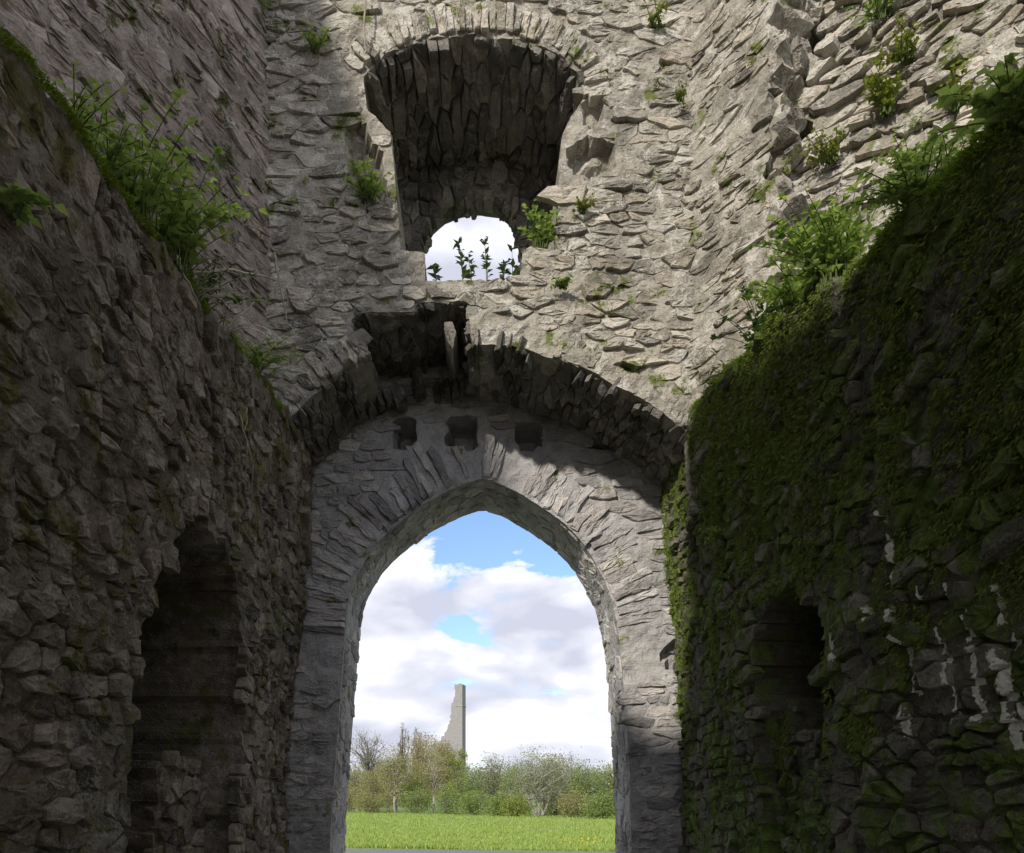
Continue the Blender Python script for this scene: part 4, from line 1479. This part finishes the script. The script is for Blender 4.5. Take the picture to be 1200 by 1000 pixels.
tree('willow', 'spreading grey willow with many white stems', 632, 884, 66, 34, 't_grey', 'bark_pale', 515, 140, 34, 0.12, 8, 0.2, spread=0.9)
tree('young_tree', 'dull green tree behind the white stemmed willow', 668, 884, 80, 24, 't_grey', 'bark', 516, 80, 28, 0.15, 2, 0.08)
tree('young_tree', 'dark green bush right of the white stemmed willow', 688, 892, 64, 19, 't_green', 'bark', 517, 80, 38, 0.13, 3, 0.02)
tree('young_tree', 'light green bush at the right jamb of the pointed arch', 716, 894, 66, 24, 't_yellow', 'bark', 518, 80, 36, 0.14, 3, 0.02)
low = [(410, 924, 82, 't_olive', 'low tan bush at the left foot of the tree line'), (432, 928, 79, 't_olive', 'low olive bush second from the left foot of the tree line'),
       (455, 926, 86, 't_olive', 'low olive bush behind the two pale trunks'), (488, 924, 76, 't_green', 'low green bush between the pale trunks'),
       (524, 922, 74, 't_green', 'low green bush beneath the yellow green tree'), (556, 926, 70, 't_green', 'low green bush below the tower on the meadow edge'),
       (584, 930, 66, 't_green', 'low fresh bush left of the white stems'), (606, 932, 63, 't_yellow', 'low yellow green bush just left of the white stems'),
       (652, 926, 70, 't_olive', 'low olive bush behind the white stems'), (672, 930, 62, 't_olive', 'low dull bush right of the white stems'),
       (700, 928, 58, 't_green', 'low dark bush second from the right jamb'), (724, 926, 58, 't_green', 'low green bush at the right jamb')]
for i, (x, yt, Y, mt, lab) in enumerate(low):
    o = tree('bush', lab, x, yt, Y, 17, mt, 'bark', 530 + i, 50, 34, 0.13, 4, 0.0, 'bushes along the meadow edge')
    o['category'] = 'bush'
far_row = [(396, 'tan far tree half hidden by the left jamb'), (424, 'grey green far tree behind the round bare tree'), (456, 'green far tree left of the narrow bare pair'),
           (492, 'tan far tree behind the brown budding trees'), (560, 'grey green far tree just right of the tower'), (590, 'green far tree behind the middle bushes'),
           (648, 'tan far tree behind the white stemmed willow'), (684, 'grey green far tree behind the dark right bush'), (722, 'green far tree half hidden by the right jamb')]
for i, (x, lab) in enumerate(far_row):
    tree('distant_tree', lab, x, 897 + 7 * math.sin(i * 1.9), 150, 26, ('t_olive', 't_grey', 't_green')[i % 3], 'bark', 560 + i, 60, 34, 0.3, 2, 0.02, 'far row of trees')

# far ruined bell tower: one standing wall with its broken flank
M['tower'] = stone_mat('far_tower_stone', (0.19, 0.185, 0.19), (0.27, 0.26, 0.265), (0.34, 0.33, 0.33), lichen=0.2, moss=0.0, grime=0.2, bump=0.5)
B = Vector((-4.67, 230.0, 0))
fd = Vector((-3.0, 0.92, 0)).normalized()
sd = Vector((0.92, 3.0, 0)).normalized()
rng = random.Random(19)
prof = [(0, 0), (0, 35.6), (0.8, 35.9), (1.6, 35.5), (2.4, 35.7)]
z = 34.8
while z > 12:
    s0 = interp([(12, 8.5), (18, 7.9), (20.3, 6.3), (21.8, 5.2), (24, 4.3), (26.9, 3.6), (30.5, 3.2), (32, 2.6), (34, 2.3), (36, 2.3)], z)
    prof.append((s0 + rng.uniform(-0.28, 0.28), z))
    z -= rng.uniform(0.3, 0.8)
    prof.append((prof[-1][0] + rng.uniform(-0.05, 0.1), z))
    z -= rng.uniform(0.02, 0.2)
prof += [(8.6, 11.0), (8.7, 0)]
tv = []
for k in (0, 1):
    for s_, z in prof:
        P = B + fd * s_ + sd * (3.3 * k)
        tv.append((P.x, P.y, z))
n = len(prof)
tf = [tuple(range(n)), tuple(range(2 * n - 1, n - 1, -1))] + [(i, i + n, (i + 1) % n + n, (i + 1) % n) for i in range(n)]
tw = thing('bell_tower', 'tall broken stone tower rising above the trees', 'tower')
mesh_obj('wall', tv, tf, M['tower'], tw, None, 0.35)
for (z0, s1) in ((8.0, 8.0), (29.0, 2.2)):
    q = []
    for dz in (0, 0.35):
        for (a, b) in ((-0.12, -0.12), (s1, -0.12), (s1, 3.42), (-0.12, 3.42)):
            P = B + fd * a + sd * b
            q.append((P.x, P.y, z0 + dz))
    mesh_obj('string_course', q, [(0, 1, 2, 3), (4, 7, 6, 5), (0, 4, 5, 1), (1, 5, 6, 2), (2, 6, 7, 3), (3, 7, 4, 0)], M['tower'], tw, None, 0.6)
